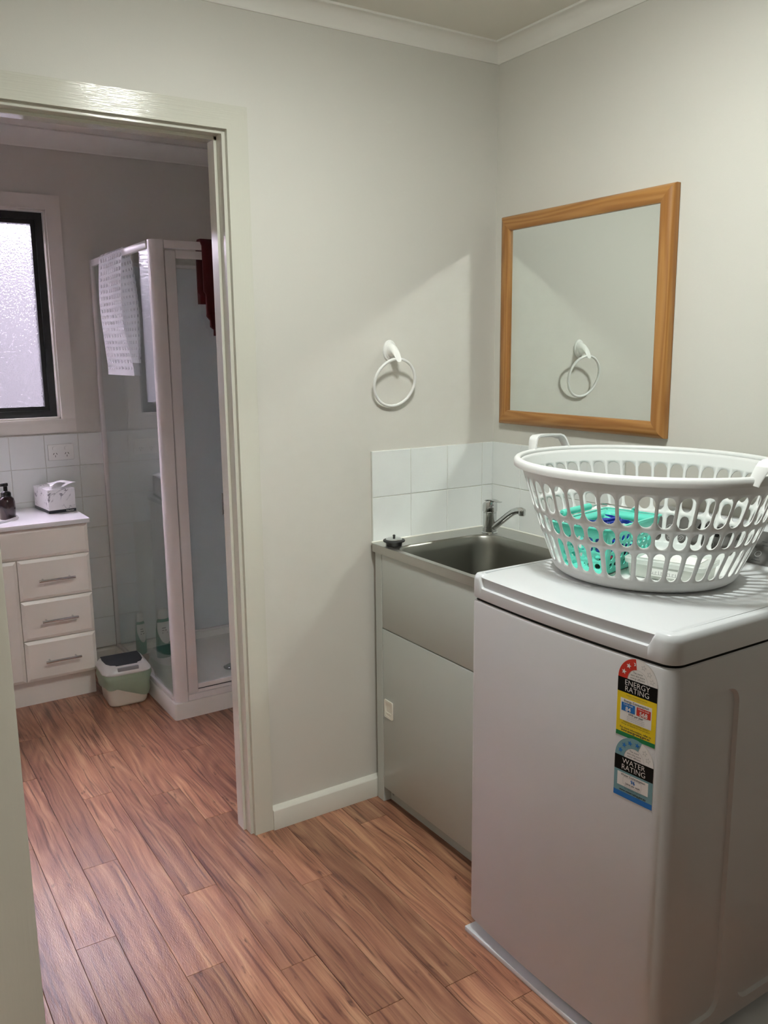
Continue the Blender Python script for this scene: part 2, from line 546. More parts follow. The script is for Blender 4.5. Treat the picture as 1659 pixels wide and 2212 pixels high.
def cyl(bm, p0, p1, r0, r1=None, n=20, m=0, bev=0.0):
    r1 = r0 if r1 is None else r1
    p0, p1 = Vector(p0), Vector(p1)
    u, v = basis(p1 - p0)
    d = (p1 - p0).normalized()
    rr = [(p0, r0), (p1, r1)]
    if bev: rr = [(p0, r0 - bev), (p0 + d * bev, r0), (p1 - d * bev, r1), (p1, r1 - bev)]
    loft(bm, [circ(p, r, n, u, v) for p, r in rr], m=m)

def tube(bm, path, r, n=10, closed=False, m=0):
    path = [Vector(p) for p in path]
    rs = []
    N = len(path)
    u = None
    for i, p in enumerate(path):
        if closed: t = path[(i + 1) % N] - path[i - 1]
        else: t = path[min(i + 1, N - 1)] - path[max(i - 1, 0)]
        t.normalize()
        if u is None: u, _ = basis(t)
        u = (u - t * u.dot(t)).normalized()
        v = t.cross(u)
        rad = r[i] if isinstance(r, (list, tuple)) else r
        rs.append(ring(bm, [p + u * (rad * math.cos(2 * PI * k / n)) + v * (rad * math.sin(2 * PI * k / n)) for k in range(n)]))
    for a, b in zip(rs, rs[1:]): bridge(bm, a, b, True, m)
    if closed: bridge(bm, rs[-1], rs[0], True, m)
    else: cap(bm, rs[0], m); cap(bm, rs[-1], m)

def lathe(bm, prof, c=(0, 0, 0), n=32, sx=1.0, sy=1.0, m=0, cap0=True, cap1=True):
    rs = [[(c[0] + sx * r * math.cos(2 * PI * i / n), c[1] + sy * r * math.sin(2 * PI * i / n), c[2] + z) for i in range(n)] for r, z in prof]
    return loft(bm, rs, cap0, cap1, True, m)

def rrect(x0, x1, y0, y1, r, n=6):
    pts = []
    for cx, cyy, a0 in ((x1 - r, y1 - r, 0), (x0 + r, y1 - r, PI / 2), (x0 + r, y0 + r, PI), (x1 - r, y0 + r, 1.5 * PI)):
        for i in range(n + 1):
            a = a0 + PI / 2 * i / n
            pts.append((cx + r * math.cos(a), cyy + r * math.sin(a)))
    return pts

def plate(bm, outer, holes, to3, m=0):
    """flat 2D outline with holes, filled, mapped to 3D; returns the hole vertex loops"""
    loops, edges = [], []
    for lp in [outer] + holes:
        vs = [bm.verts.new((p[0], p[1], 0)) for p in lp]
        loops.append(vs)
        for i in range(len(vs)): edges.append(bm.edges.new((vs[i], vs[(i + 1) % len(vs)])))
    r = bmesh.ops.triangle_fill(bm, use_beauty=True, use_dissolve=False, edges=edges, normal=(0, 0, 1))
    for f in r['geom']:
        if isinstance(f, bmesh.types.BMFace): f.material_index = m
    for lp in loops:
        for v in lp: v.co = Vector(to3(v.co.x, v.co.y))
    return loops

def text2d(s, size, bold=0.0, align='CENTER', sx=1.0):
    cu = bpy.data.curves.new('t', 'FONT')
    cu.body = s
    cu.size = size
    cu.align_x = align
    cu.resolution_u = 3
    cu.offset = bold
    o = bpy.data.objects.new('t', cu)
    COL.objects.link(o)
    dg = bpy.context.evaluated_depsgraph_get()
    me = bpy.data.meshes.new_from_object(o.evaluated_get(dg))
    vs = [(v.co.x * sx, v.co.y) for v in me.vertices]
    fs = [tuple(p.vertices) for p in me.polygons]
    bpy.data.objects.remove(o)
    bpy.data.curves.remove(cu)
    bpy.data.meshes.remove(me)
    return vs, fs

def add_text(bm, s, size, u, v, to3, m=0, bold=0.0, align='CENTER', sx=1.0):
    vs, fs = text2d(s, size, bold, align, sx)
    bv = [bm.verts.new(to3(u + a, v + b)) for a, b in vs]
    for f in fs:
        try: bm.faces.new([bv[i] for i in f]).material_index = m
        except ValueError: pass

def poly2(bm, pts, to3, m=0):
    f = bm.faces.new([bm.verts.new(to3(*p)) for p in pts])
    f.material_index = m

def rect2(bm, u0, u1, v0, v1, to3, m=0, n=1):
    for i in range(n):
        a, b = u0 + (u1 - u0) * i / n, u0 + (u1 - u0) * (i + 1) / n
        poly2(bm, [(a, v0), (b, v0), (b, v1), (a, v1)], to3, m)

CEIL = 2.472
# ------------------------------------------------------------------ setting: floor and planks
bm = B(); box(bm, -5.0, 0.1, -5.0, 1.96, -0.10, -0.0025)
floor = struct('floor', bm, 'floor_gap', 'red-brown timber-look plank floor running from laundry into bathroom')
PW, PL = 0.1019, 1.017
JOINT = {0: -0.14, 1: 0.02, 2: 0.143, 3: -0.325, 4: 0.169, 5: 0.413, 6: -0.182, 7: 0.520, 8: 0.102, 9: 0.77, -1: 0.33, -2: -0.05, -3: 0.22, -4: 0.5, -5: -.3, 10: 0.30, 11: -0.08, 12: 0.55, 13: 0.15, 14: 0.62, 15: -0.2}
def plank_mesh(w, l):
    b = B(); g = 0.0005
    x, y, e = w / 2 - g, l / 2 - g, 0.0007
    r0 = ring(b, [(-x, -y, -0.0025), (x, -y, -0.0025), (x, y, -0.0025), (-x, y, -0.0025)])
    r1 = ring(b, [(-x, -y, -e), (x, -y, -e), (x, y, -e), (-x, y, -e)])
    r2 = ring(b, [(-x + e, -y + e, 0), (x - e, -y + e, 0), (x - e, y - e, 0), (-x + e, y - e, 0)])
    bridge(b, r0, r1); bridge(b, r1, r2); cap(b, r2)
    return b
full_mesh = None
for k in range(-5, 16):
    xc = -0.555 - PW * (k + 0.5)
    j = JOINT[k]
    ys = [j + PL * i for i in range(-5, 5)]
    lo_lim, hi_lim = (-2.6 if xc > -1.95 else -2.9), 1.86
    if xc < -1.83: lo_lim = -2.9
    for a in ys:
        lo, hi = max(a, lo_lim), min(a + PL, hi_lim)
        if hi - lo < 0.03: continue
        whole = abs(hi - lo - PL) < 1e-6
        if whole and full_mesh is not None:
            o = bpy.data.objects.new('plank', full_mesh); COL.objects.link(o); o.parent = floor
        else:
            o = finish('plank', plank_mesh(PW, hi - lo), 'plank_vinyl', floor, local=True, angle=20)
            if whole: full_mesh = o.data
        o.location = (xc, (lo + hi) / 2, 0)

# ------------------------------------------------------------------ setting: walls, ceiling
DX0, DX1, DZ = -1.715, -0.966, 2.105          # bathroom doorway (inside the architrave)
WT = 0.09
bm = B(); box(bm, DX1 - 0.0, 0.0, 0.0, WT, 0, CEIL); box(bm, -2.6, DX0, 0.0, WT, 0, CEIL); box(bm, DX0, DX1, 0.0, WT, DZ, CEIL)
wall_back = struct('wall_back', bm, 'wall_paint', 'off-white laundry wall with the bathroom doorway and towel ring')
bm = B(); box(bm, 0.0, 0.1, -5.0, 1.96, 0, CEIL)
wall_right = struct('wall_right', bm, 'wall_paint', 'off-white wall carrying the pine mirror')
WX0, WX1, WZ0, WZ1 = -2.50, -1.055, 1.212, 2.142  # left part unseen, window widened to let more light into the bathroom
bm = B(); box(bm, -2.7, WX0, 1.86, 1.96, 0, CEIL); box(bm, WX1, 0.0, 1.86, 1.96, 0, CEIL); box(bm, WX0, WX1, 1.86, 1.96, 0, WZ0); box(bm, WX0, WX1, 1.86, 1.96, WZ1, CEIL)
wall_far = struct('wall_far', bm, 'wall_paint', 'bathroom wall with the frosted window')
bm = B(); box(bm, -2.7, -2.6, 0.0, 1.86, 0, CEIL)
struct('wall_left', bm, 'wall_paint', 'bathroom side wall out of view')
bm = B(); box(bm, -1.92, -1.815, -1.224, 0.0, 0, CEIL); box(bm, -1.92, -1.815, -5.0, -2.34, 0, CEIL); box(bm, -1.92, -1.815, -2.34, -1.224, 2.12, CEIL)  # southern run lengthened out of view to block the hall fill from the washer
struct('wall_entry', bm, 'wall_paint', 'laundry wall with the entry doorway by the camera')
bm = B(); box(bm, -5.0, 0.0, -5.1, -5.0, 0, CEIL)
struct('wall_front', bm, 'wall_paint', 'laundry wall opposite the bathroom doorway')
bm = B(); box(bm, -5.1, -5.0, -5.1, 0.0, 0, CEIL); box(bm, -5.0, -1.92, -0.9, -0.8, 0, CEIL)  # invented hall enclosure, closes the entry side against sky light
struct('wall_hall', bm, 'wall_paint', 'unseen hall walls added outside the laundry entry to keep sky light out')
bm = B(); box(bm, -5.1, 0.1, -5.1, 1.96, CEIL, CEIL + 0.1)
struct('ceiling', bm, 'ceiling_paint', 'flat off-white plaster ceiling')

def cove(bm, p0, p1, inward, s=0.052):
    """scotia between wall and ceiling from p0 to p1 (2D), inward = 2D unit vector into the room"""
    prof = [(0, -s), (0.004, -s), (0.006, -s + 0.004)]
    for i in range(9):
        a = PI / 2 * i / 8
        prof.append((0.006 + (s - 0.012) * (1 - math.cos(a)), -s + 0.006 + (s - 0.012) * math.sin(a)))
    prof += [(s - 0.004, -0.007), (s, -0.006), (s, 0), (0, 0)]
    rs = []
    dx, dy = p1[0] - p0[0], p1[1] - p0[1]
    L = math.hypot(dx, dy); dx /= L; dy /= L
    for p, sg in ((p0, 1), (p1, -1)):
        rs.append([(p[0] + inward[0] * d + dx * d * sg, p[1] + inward[1] * d + dy * d * sg, CEIL + z) for d, z in prof])
    loft(bm, rs)
bm = B()
for a, b, n in (((0, 0), (-1.815, 0), (0, -1)), ((0, -5.0), (0, 0), (-1, 0)), ((-1.815, 0), (-1.815, -5.0), (1, 0))): cove(bm, a, b, n)
struct('trim_1', bm, 'cornice_paint', 'white scotia cornice around the laundry ceiling', angle=30)
bm = B()
for a, b, n in (((0, 1.86), (-2.6, 1.86), (0, -1)), ((0, WT), (0, 1.86), (-1, 0)), ((-2.6, WT), (0, WT), (0, 1)), ((-2.6, 1.86), (-2.6, WT), (1, 0))): cove(bm, a, b, n, 0.07)
struct('trim_2', bm, 'cornice_paint', 'white scotia cornice around the bathroom ceiling', angle=30)

# baseboards
def skirting(name, p, q, h, t, label):
    bm = B()
    yf, yb = min(p[1], q[1]), max(p[1], q[1])
    pr = [(yf, 0), (yf, h - 0.010), (yf + 0.0015, h - 0.0075), (yb - 0.004, h + 0.001), (yb, h + 0.001), (yb, 0)]
    loft(bm, [[(x, y, z) for y, z in pr] for x in (min(p[0], q[0]), max(p[0], q[0]))])
    return struct(name, bm, 'skirting_gloss', label)
skirting('baseboard_back', (-0.904, -0.021), (-0.5005, 0.0), 0.074, 0.018, 'painted skirting board between doorway and tub cabinet')
skirting('baseboard_far', (-1.08, 1.838), (-0.884, 1.86), 0.068, 0.02, 'short painted skirting board between vanity and shower')

# bathroom doorway: lining, stop, architrave
door1 = thing('door_1', 'cream gloss painted door frame of the bathroom doorway, without a door', None, (DX1, 0, 0), kind='structure')
def mitre(bm, pts):      # closed outline prism helper between y0 and y1 in the xz plane
    outline, y0, y1 = pts
    loft(bm, [[(x, y0, z) for x, z in outline], [(x, y1, z) for x, z in outline]])
AW = 0.063
bm = B(); mitre(bm, ([(DX1, 0), (DX1 + AW - 0.001, 0), (DX1 + AW - 0.001, DZ + AW), (DX1, DZ)], -0.014, -0.0002))
finish('architrave', bm, 'trim_gloss_upright', door1)
bm = B(); mitre(bm, ([(DX0, 0), (DX0, DZ), (DX0 - AW, DZ + AW), (DX0 - AW, 0)], -0.014, -0.0002))
finish('architrave', bm, 'trim_gloss_upright', door1)
bm = B(); mitre(bm, ([(DX1, DZ), (DX1 + AW - 0.001, DZ + AW), (DX0 - AW, DZ + AW), (DX0, DZ)], -0.014, -0.0002))
finish('architrave', bm, 'trim_gloss', door1)
for s, x in ((1, DX1), (-1, DX0)):
    bm = B(); a, b = sorted((x - s * 0.0105, x)); box(bm, a, b, 0.0, 0.094, 0, DZ, 0.0008, 1)
    finish('jamb', bm, 'trim_gloss_upright', door1)
    bm = B(); a, b = sorted((x - s * 0.0195, x - s * 0.0105)); box(bm, a, b, 0.036, 0.082, 0, DZ - 0.0105, 0.0008, 1)
    finish('door_stop', bm, 'trim_gloss_upright', door1)
bm = B(); box(bm, DX0 + 0.0105, DX1 - 0.0105, 0.0, 0.094, DZ - 0.0105, DZ, 0.0008, 1); finish('jamb', bm, 'trim_gloss', door1)
bm = B(); box(bm, DX0 + 0.0105, DX1 - 0.0105, 0.036, 0.082, DZ - 0.0195, DZ - 0.0105, 0.0008, 1); finish('door_stop', bm, 'trim_gloss', door1)
bm = B()
plate(bm, rrect(0.0835, 0.0965, 1.022, 1.088, 0.002, 2), [rrect(0.0865, 0.0905, 1.035, 1.05, 0.001, 2), rrect(0.0865, 0.0905, 1.058, 1.075, 0.001, 2)], lambda u, v: (DX1 - 0.0115, u, v))
box(bm, DX1 - 0.0195, DX1 - 0.0105, 0.0945, 0.0960, 1.022, 1.088)
sp = finish('strike_plate', bm, 'chrome', door1); sp['label'] = 'small metal strike plate on the jamb'

# entry doorway beside the camera
door2 = thing('door_2', 'cream painted edge of the entry door frame, very close at the picture side', None, (-1.815, -1.235, 0), kind='structure')
bm = B(); box(bm, -1.815, -1.80, -1.224, -1.165, 0, 2.18, 0.002); finish('architrave', bm, 'trim_gloss_upright', door2)
bm = B(); box(bm, -1.925, -1.80, -1.235, -1.224, 0, 2.12, 0.001); finish('jamb', bm, 'trim_gloss_upright', door2)
bm = B(); box(bm, -1.925, -1.815, -2.34, -2.33, 0, 2.12, 0.001); finish('jamb', bm, 'trim_gloss_upright', door2)
bm = B(); box(bm, -1.925, -1.815, -2.33, -1.247, 2.108, 2.12, 0.001); finish('jamb', bm, 'trim_gloss', door2)

# ------------------------------------------------------------------ tiles
T, ZT = 0.1515, 1.191
def tile_mesh(w, h, axis):
    """tile centred on the origin; axis y: faces -y, axis x: faces -x"""
    b = B(); e = 0.0012; d = 0.008
    def P(u, v, k): return (u, -k, v) if axis == 'y' else (-k, -u, v)
    u, v = w / 2 - 0.0011, h / 2 - 0.0011
    r0 = ring(b, [P(-u, -v, 0), P(u, -v, 0), P(u, v, 0), P(-u, v, 0)])
    r1 = ring(b, [P(-u, -v, d - e), P(u, -v, d - e), P(u, v, d - e), P(-u, v, d - e)])
    r2 = ring(b, [P(-u + e, -v + e, d), P(u - e, -v + e, d), P(u - e, v - e, d), P(-u + e, v - e, d)])
    bridge(b, r0, r1); bridge(b, r1, r2); cap(b, r2)
    return b
TILE = {}
def tile(parent, w, h, axis, loc):
    key = (round(w, 4), round(h, 4), axis)
    if key not in TILE:
        o = finish('tile', tile_mesh(w, h, axis), 'tile_white', parent, local=True, angle=20); TILE[key] = o.data
    else:
        o = bpy.data.objects.new('tile', TILE[key]); COL.objects.link(o); o.parent = parent
    o.location = loc
    o.rotation_euler = (random.uniform(-1, 1) * 0.002, random.uniform(-1, 1) * 0.001, random.uniform(-1, 1) * 0.002)
SL = 0.056
for r in range(2):
    z = ZT - T * (r + 0.5)
    for c in range(3): tile(wall_back, T, T, 'y', (-SL - T * (c + 0.5), -0.0004, z))
    tile(wall_back, SL - 0.008, T, 'y', (-(SL + 0.008) / 2, -0.0004, z))
    for c in range(4): tile(wall_right, T, T, 'x', (-0.0004, -T * (c + 0.5) - 0.001, z))
bm = B(); box(bm, -SL - 3 * T, 0, -0.0062, 0, ZT - 2 * T, ZT - 0.0005); finish('grout', bm, 'grout', wall_back)
bm = B(); box(bm, -0.0062, 0, -4 * T, 0, ZT - 2 * T, ZT - 0.0005); finish('grout', bm, 'grout', wall_right)
# bathroom far wall tiles
FT = 0.1525
for r in range(7):
    z = 1.141 - FT * (r + 0.5)
    for c in range(-1, 6):
        x0, x1 = -0.988 - FT * c, -0.988 - FT * (c - 1)
        if c == -1: continue
        if c == 0: x1 = -0.874
        if r >= 3 and c >= 1: continue
        tile(wall_far, x1 - x0, FT, 'y', ((x0 + x1) / 2, 1.8596, z))
bm = B(); box(bm, -1.76, -0.874, 1.8538, 1.86, 1.141 - 7 * FT, 1.1405); finish('grout', bm, 'grout', wall_far)

# ------------------------------------------------------------------ bathroom window
win = thing('window_1', 'frosted bathroom window with black aluminium frame and painted surround', None, ((WX0 + WX1) / 2, 1.86, WZ0), kind='structure')
TW = 0.062
X0, X1, Z0, Z1 = WX0 - 0.0, WX1 + 0.0, WZ0, WZ1
def strip(pts, y0, y1, name, mat):
    bm = B(); loft(bm, [[(x, y0, z) for x, z in pts], [(x, y1, z) for x, z in pts]]); return finish(name, bm, mat, win)
for pts in ([(X1, Z0), (X1 + TW, Z0 - TW), (X1 + TW, Z1 + TW), (X1, Z1)], [(X0, Z0), (X0, Z1), (X0 - TW, Z1 + TW), (X0 - TW, Z0 - TW)],
            [(X1, Z1), (X1 + TW, Z1 + TW), (X0 - TW, Z1 + TW), (X0, Z1)], [(X1, Z0), (X0, Z0), (X0 - TW, Z0 - TW), (X1 + TW, Z0 - TW)]):
    strip(pts, 1.842, 1.8598, 'trim', 'window_trim')
bm = B()
for a in ((X1 - 0.010, X1, Z0, Z1), (X0, X0 + 0.010, Z0, Z1), (X0, X1, Z1 - 0.010, Z1), (X0, X1, Z0, Z0 + 0.010)): box(bm, a[0], a[1], 1.852, 1.955, a[2], a[3], 0.0008, 1)
finish('reveal', bm, 'skirting_gloss', win)
def sash(x0, x1, z0, z1, w, y0, y1, name):
    bm = B()
    loft(bm, [[(p[0], y, p[1]) for p in rrect(x0, x1, z0, z1, 0.001, 1)] for y in (y0,)] + [[(p[0], y1, p[1]) for p in rrect(x0, x1, z0, z1, 0.001, 1)]], False, False)
    loft(bm, [[(p[0], y, p[1]) for p in rrect(x0 + w, x1 - w, z0 + w, z1 - w, 0.001, 1)] for y in (y0, y1)], False, False)
    for y in (y0, y1):
        o = [bm.verts.new((p[0], y, p[1])) for p in rrect(x0, x1, z0, z1, 0.001, 1)]
        i = [bm.verts.new((p[0], y, p[1])) for p in rrect(x0 + w, x1 - w, z0 + w, z1 - w, 0.001, 1)]
        bridge(bm, o, i)
    return finish(name, bm, 'window_black', win, merge=1e-5)
sash(X0 + 0.010, X1 - 0.010, Z0 + 0.010, Z1 - 0.010, 0.030, 1.888, 1.950, 'frame')
XM = (X0 + X1) / 2
for a, b in ((X0 + 0.036, XM - 0.002), (XM + 0.002, X1 - 0.036)):
    sash(a, b, Z0 + 0.036, Z1 - 0.036, 0.022, 1.902, 1.940, 'sash')
    bm = B(); box(bm, a + 0.014, b - 0.014, 1.918, 1.922, Z0 + 0.05, Z1 - 0.05)
    finish('pane', bm, 'frosted_glass', win)

bm = B(); box(bm, -6.0, 3.0, 3.0, 3.1, -0.1, 2.35)  # added unseen, hides the bright sky behind the pane from the camera
struct('wall_sky_block', bm, 'sky_block', 'unseen wall added outside the frosted window to dim the pane')
bm = B(); box(bm, -6.0, 3.0, 1.97, 3.0, -0.2, -0.1)
struct('ground', bm, 'outside_ground', 'ground outside the frosted window')

# ------------------------------------------------------------------ ceiling lamp (above, out of the picture)
lamp = thing('ceiling_light', 'round white ceiling light in the middle of the laundry', 'lamp', LAMP_POS)
bm = B(); lathe(bm, [(0.13, 0), (0.13, -0.012), (0.12, -0.018)], LAMP_POS, 40); finish('base', bm, 'lamp_white', lamp)
bm = B(); lathe(bm, [(0.115, -0.0185), (0.113, -0.025), (0.098, -0.031), (0.06, -0.0355), (0.02, -0.037)], LAMP_POS, 40, cap0=False)
finish('diffuser', bm, 'lamp_glow', lamp)

hl = (-2.3, -3.0, CEIL)  # invented hall lamp, added to brighten the near door frame
hall_fill = thing('ceiling_light', 'unseen fill light added in the hall behind the camera', 'lamp', hl)
bm = B(); lathe(bm, [(0.13, 0), (0.13, -0.012), (0.12, -0.018)], hl, 32); finish('base', bm, 'lamp_white', hall_fill)
bm = B(); lathe(bm, [(0.115, -0.0185), (0.112, -0.032), (0.095, -0.045), (0.06, -0.053), (0.02, -0.056)], hl, 32, cap0=False)
finish('diffuser', bm, 'hall_fill_glow', hall_fill)

# ------------------------------------------------------------------ laundry tub
TX, TZ, TY1 = -0.52, 0.893, -0.62
tub = thing('laundry_tub', 'pale grey laundry trough cabinet with stainless steel sink top in corner', 'sink cabinet', (-0.26, -0.32, 0))
bm = B()
hole = rrect(-0.505, -0.112, -0.565, -0.105, 0.075, 8)
lo = plate(bm, rrect(TX, -0.009, TY1, -0.009, 0.003, 2), [hole], lambda u, v: (u, v, TZ))
box(bm, TX, TX + 0.02, TY1, -0.0185, 0.866, TZ - 0.0006, 0.0)
box(bm, TX, -0.01, TY1, TY1 + 0.02, 0.866, TZ - 0.0006, 0.0)
finish('sink_top', bm, 'steel', tub)
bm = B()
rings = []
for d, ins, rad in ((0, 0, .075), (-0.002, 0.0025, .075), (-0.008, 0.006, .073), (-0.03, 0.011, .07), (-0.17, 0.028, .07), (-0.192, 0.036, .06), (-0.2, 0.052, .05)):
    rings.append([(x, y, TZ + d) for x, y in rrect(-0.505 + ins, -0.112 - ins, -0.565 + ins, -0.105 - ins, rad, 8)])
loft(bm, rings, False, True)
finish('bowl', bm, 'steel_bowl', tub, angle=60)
bm = B(); box(bm, -0.515, -0.03, -0.064, -0.0265, 0.0, 0.866, 0.0015, 1); finish('side_post', bm, 'cabinet_grey', tub)
bm = B(); box(bm, -0.49, -0.03, TY1, -0.068, 0.056, 0.69); finish('carcass', bm, 'washer_gap', tub)
bm = B(); box(bm, -0.515, -0.492, TY1, -0.0665, 0.6185, 0.866, 0.002, 2); finish('front_panel', bm, 'cabinet_grey', tub)
bm = B(); box(bm, -0.515, -0.492, TY1, -0.0665, 0.055, 0.6155, 0.002, 2)
cdoor = finish('door', bm, 'cabinet_grey', tub)
bm = B(); box(bm, -0.485, -0.472, TY1, -0.0645, 0.0, 0.055); finish('kickboard', bm, 'cabinet_grey', tub)
# recessed latch pull
bm = B()
to3 = lambda u, v: (-0.5185, -u, v)
lo = plate(bm, rrect(0.0765, 0.127, 0.315, 0.377, 0.006, 4), [rrect(0.085, 0.1185, 0.323, 0.369, 0.003, 3)], to3)
r1 = ring(bm, [(-0.5153, v.co.y, v.co.z) for v in lo[0]]); bridge(bm, lo[0], r1)
r2 = ring(bm, [(-0.5156, v.co.y, v.co.z) for v in lo[1]]); bridge(bm, lo[1], r2); cap(bm, r2)
lt = finish('latch_pull', bm, 'cream_plastic', cdoor); lt['label'] = 'white recessed latch pull'
bm = B(); box(bm, -0.5176, -0.5158, -0.1165, -0.087, 0.325, 0.335, 0.0006, 1); finish('latch_lip', bm, 'cream_plastic', cdoor)
bm = B(); box(bm, -0.487, -0.483, -0.082, -0.074, 0.02, 0.045, 0.001, 1); finish('hinge_clip', bm, 'ink_grey', tub)
bm = B()
tube(bm, [(TX + 0.004, -0.0095, TZ + 0.001), (-0.0125, -0.0095, TZ + 0.001)], 0.0028, 6); tube(bm, [(-0.0118, -0.012, TZ + 0.001), (-0.0118, TY1, TZ + 0.001)], 0.0028, 6)
finish('sealant', bm, 'caulk', tub)

# mixer tap
tp = Vector((-0.108, -0.115, TZ))
tap = thing('mixer_tap', 'chrome single lever mixer tap with angled spout in corner of steel sink', 'tap', tuple(tp))
bm = B(); lathe(bm, [(0.027, 0), (0.0275, 0.004), (0.025, 0.007)], tp, 28); finish('base_ring', bm, 'chrome', tap)
bm = B(); lathe(bm, [(0.0235, 0.007), (0.0235, 0.0225), (0.0229, 0.023), (0.0235, 0.0235), (0.0235, 0.072), (0.022, 0.073), (0.022, 0.0755)], tp, 28); finish('body', bm, 'chrome', tap)
bm = B()
rings = []
n = 28
for z, r, tilt in ((0.0757, 0.0245, 0), (0.078, 0.0252, 0), (0.098, 0.0252, 0.08), (0.106, 0.0235, 0.22), (0.111, 0.018, 0.28), (0.113, 0.010, 0.2)):
    rings.append([(tp.x + r * math.cos(2 * PI * i / n), tp.y + r * math.sin(2 * PI * i / n), tp.z + z - tilt * (r * math.sin(2 * PI * i / n))) for i in range(n)])
loft(bm, rings); 
cap_o = finish('lever_cap', bm, 'chrome', tap)
bm = B()
rings = []
for t in range(7):
    y = 0.012 - 0.064 * t / 6
    w = 0.014 - 0.004 * t / 6
    zc = 0.1125 + 0.004 * math.sin(PI * min(1, t / 5.0)) + 0.001 * (t / 6)
    h = 0.0035 - 0.0015 * t / 6
    rings.append([(tp.x + w * math.cos(2 * PI * i / 12), tp.y + y, tp.z + zc + h * math.sin(2 * PI * i / 12)) for i in range(12)])
loft(bm, rings); finish('lever', bm, 'chrome', tap)
bm = B()
sp_ = [(0.0, -0.012, 0.020), (0.003, -0.028, 0.030), (0.010, -0.085, 0.074), (0.0125, -0.105, 0.0875), (0.015, -0.122, 0.094), (0.0175, -0.140, 0.096), (0.0185, -0.150, 0.095)]
tube(bm, [tp + Vector(q) for q in sp_], [0.0105, 0.0112, 0.0112, 0.0112, 0.0112, 0.0118, 0.0095], 16)
cyl(bm, tp + Vector((0.0178, -0.1415, 0.099)), tp + Vector((0.0178, -0.1415, 0.080)), 0.0125, 0.0118, 18, bev=0.002)
finish('spout', bm, 'chrome', tap)

# plug
pp = (-0.478, -0.084, TZ + 0.0004)
plug = thing('sink_plug', 'black rubber sink plug with chrome top lying on steel rim', 'plug', pp)
bm = B(); lathe(bm, [(0.025, 0), (0.027, 0.012), (0.0345, 0.0125), (0.0358, 0.015), (0.0345, 0.018), (0.027, 0.020)], pp, 28); finish('rubber', bm, 'black_rubber', plug)
bm = B(); lathe(bm, [(0.0265, 0.0201), (0.022, 0.0235), (0.006, 0.0245)], pp, 24); finish('cap', bm, 'chrome', plug)
bm = B(); lathe(bm, [(0.0045, 0.0236), (0.0035, 0.028), (0.0048, 0.031), (0.0035, 0.034), (0.001, 0.035)], pp, 14); finish('knob', bm, 'black_rubber', plug)

# ------------------------------------------------------------------ towel ring
bp_ = (-0.435, 0, 1.508)
tr_ = thing('towel_ring', 'white plastic towel ring on the wall above the tiled splashback', 'towel ring', (-0.435, -0.0005, 1.42))
def yl(bm, prof, c, n=30):      # lathe about -y
    loft(bm, [[(c[0] + r * math.cos(2 * PI * i / n), c[1] - d, c[2] + r * 1.32 * math.sin(2 * PI * i / n)) for i in range(n)] for r, d in prof])
bm = B(); yl(bm, [(0.0255, 0.0005), (0.0255, 0.004), (0.0235, 0.0065), (0.0215, 0.007), (0.0205, 0.0095), (0.018, 0.0125), (0.012, 0.015)], bp_); finish('backplate', bm, 'white_plastic', tr_, angle=50)
bm = B()
rings = []
for d, z, a, b in ((0.010, 0.003, 0.019, 0.024), (0.022, 0.003, 0.0165, 0.020), (0.034, -0.002, 0.014, 0.017), (0.045, -0.012, 0.0125, 0.015), (0.052, -0.023, 0.011, 0.011), (0.0545, -0.0285, 0.0095, 0.007)):
    rings.append([(bp_[0] + a * math.cos(2 * PI * i / 20), -d + 0.35 * b * math.sin(2 * PI * i / 20), bp_[2] + z + b * math.sin(2 * PI * i / 20)) for i in range(20)])
loft(bm, rings); finish('post', bm, 'white_plastic', tr_, angle=60)
bm = B(); cyl(bm, (-0.437, -0.004, 1.4815), (-0.437, -0.012, 1.4795), 0.0035, n=10); sc_ = finish('screw', bm, 'chrome', tr_)
bm = B()
top, R_, tl_ = Vector((-0.435, -0.0485, 1.482)), 0.0765, 0.24
path = []
for i in range(56):
    a = 2 * PI * i / 56
    dz = R_ * math.cos(a) - R_
    path.append((top.x + R_ * math.sin(a), top.y - dz * math.sin(tl_) * 1.0 * -1, top.z + dz * math.cos(tl_)))
path = [(x, top.y + (top.y - y), z) if False else (x, y, z) for x, y, z in path]
path = [(x, -0.0485 + (1.482 - z) * 0.245, z) for x, y, z in path]
tube(bm, path, 0.0047, 12, True); finish('ring', bm, 'white_plastic', tr_)

# ------------------------------------------------------------------ mirror on the right wall
YO0, YO1, ZO0, ZO1, FW = -0.752, -0.050, 1.259, 1.937, 0.046
mir = thing('wall_mirror', 'square wall mirror in a varnished pine frame above the steel sink', 'mirror', (-0.002, (YO0 + YO1) / 2, (ZO0 + ZO1) / 2))
bm = B(); box(bm, -0.016, -0.006, YO0 + 0.02, YO1 - 0.02, ZO0 + 0.02, ZO1 - 0.02); finish('glass', bm, 'mirror_glass', mir)
def rail(length, w, flip):
    """mitred frame length along local x, width along local y (0 = outer edge, w = inner), depth along local z (towards the room)"""
    b = B()
    prof = [(0, 0.0), (0, 0.014), (0.003, 0.019), (0.010, 0.024), (0.020, 0.0265), (0.034, 0.026), (w - 0.004, 0.024), (w, 0.021), (w, 0.0)]
    loft(b, [[(-length / 2 + y, y, z) for y, z in prof], [(length / 2 - y, y, z) for y, z in prof]])
    return b
yc, zc = (YO0 + YO1) / 2, (ZO0 + ZO1) / 2
H, W_ = ZO1 - ZO0, YO1 - YO0
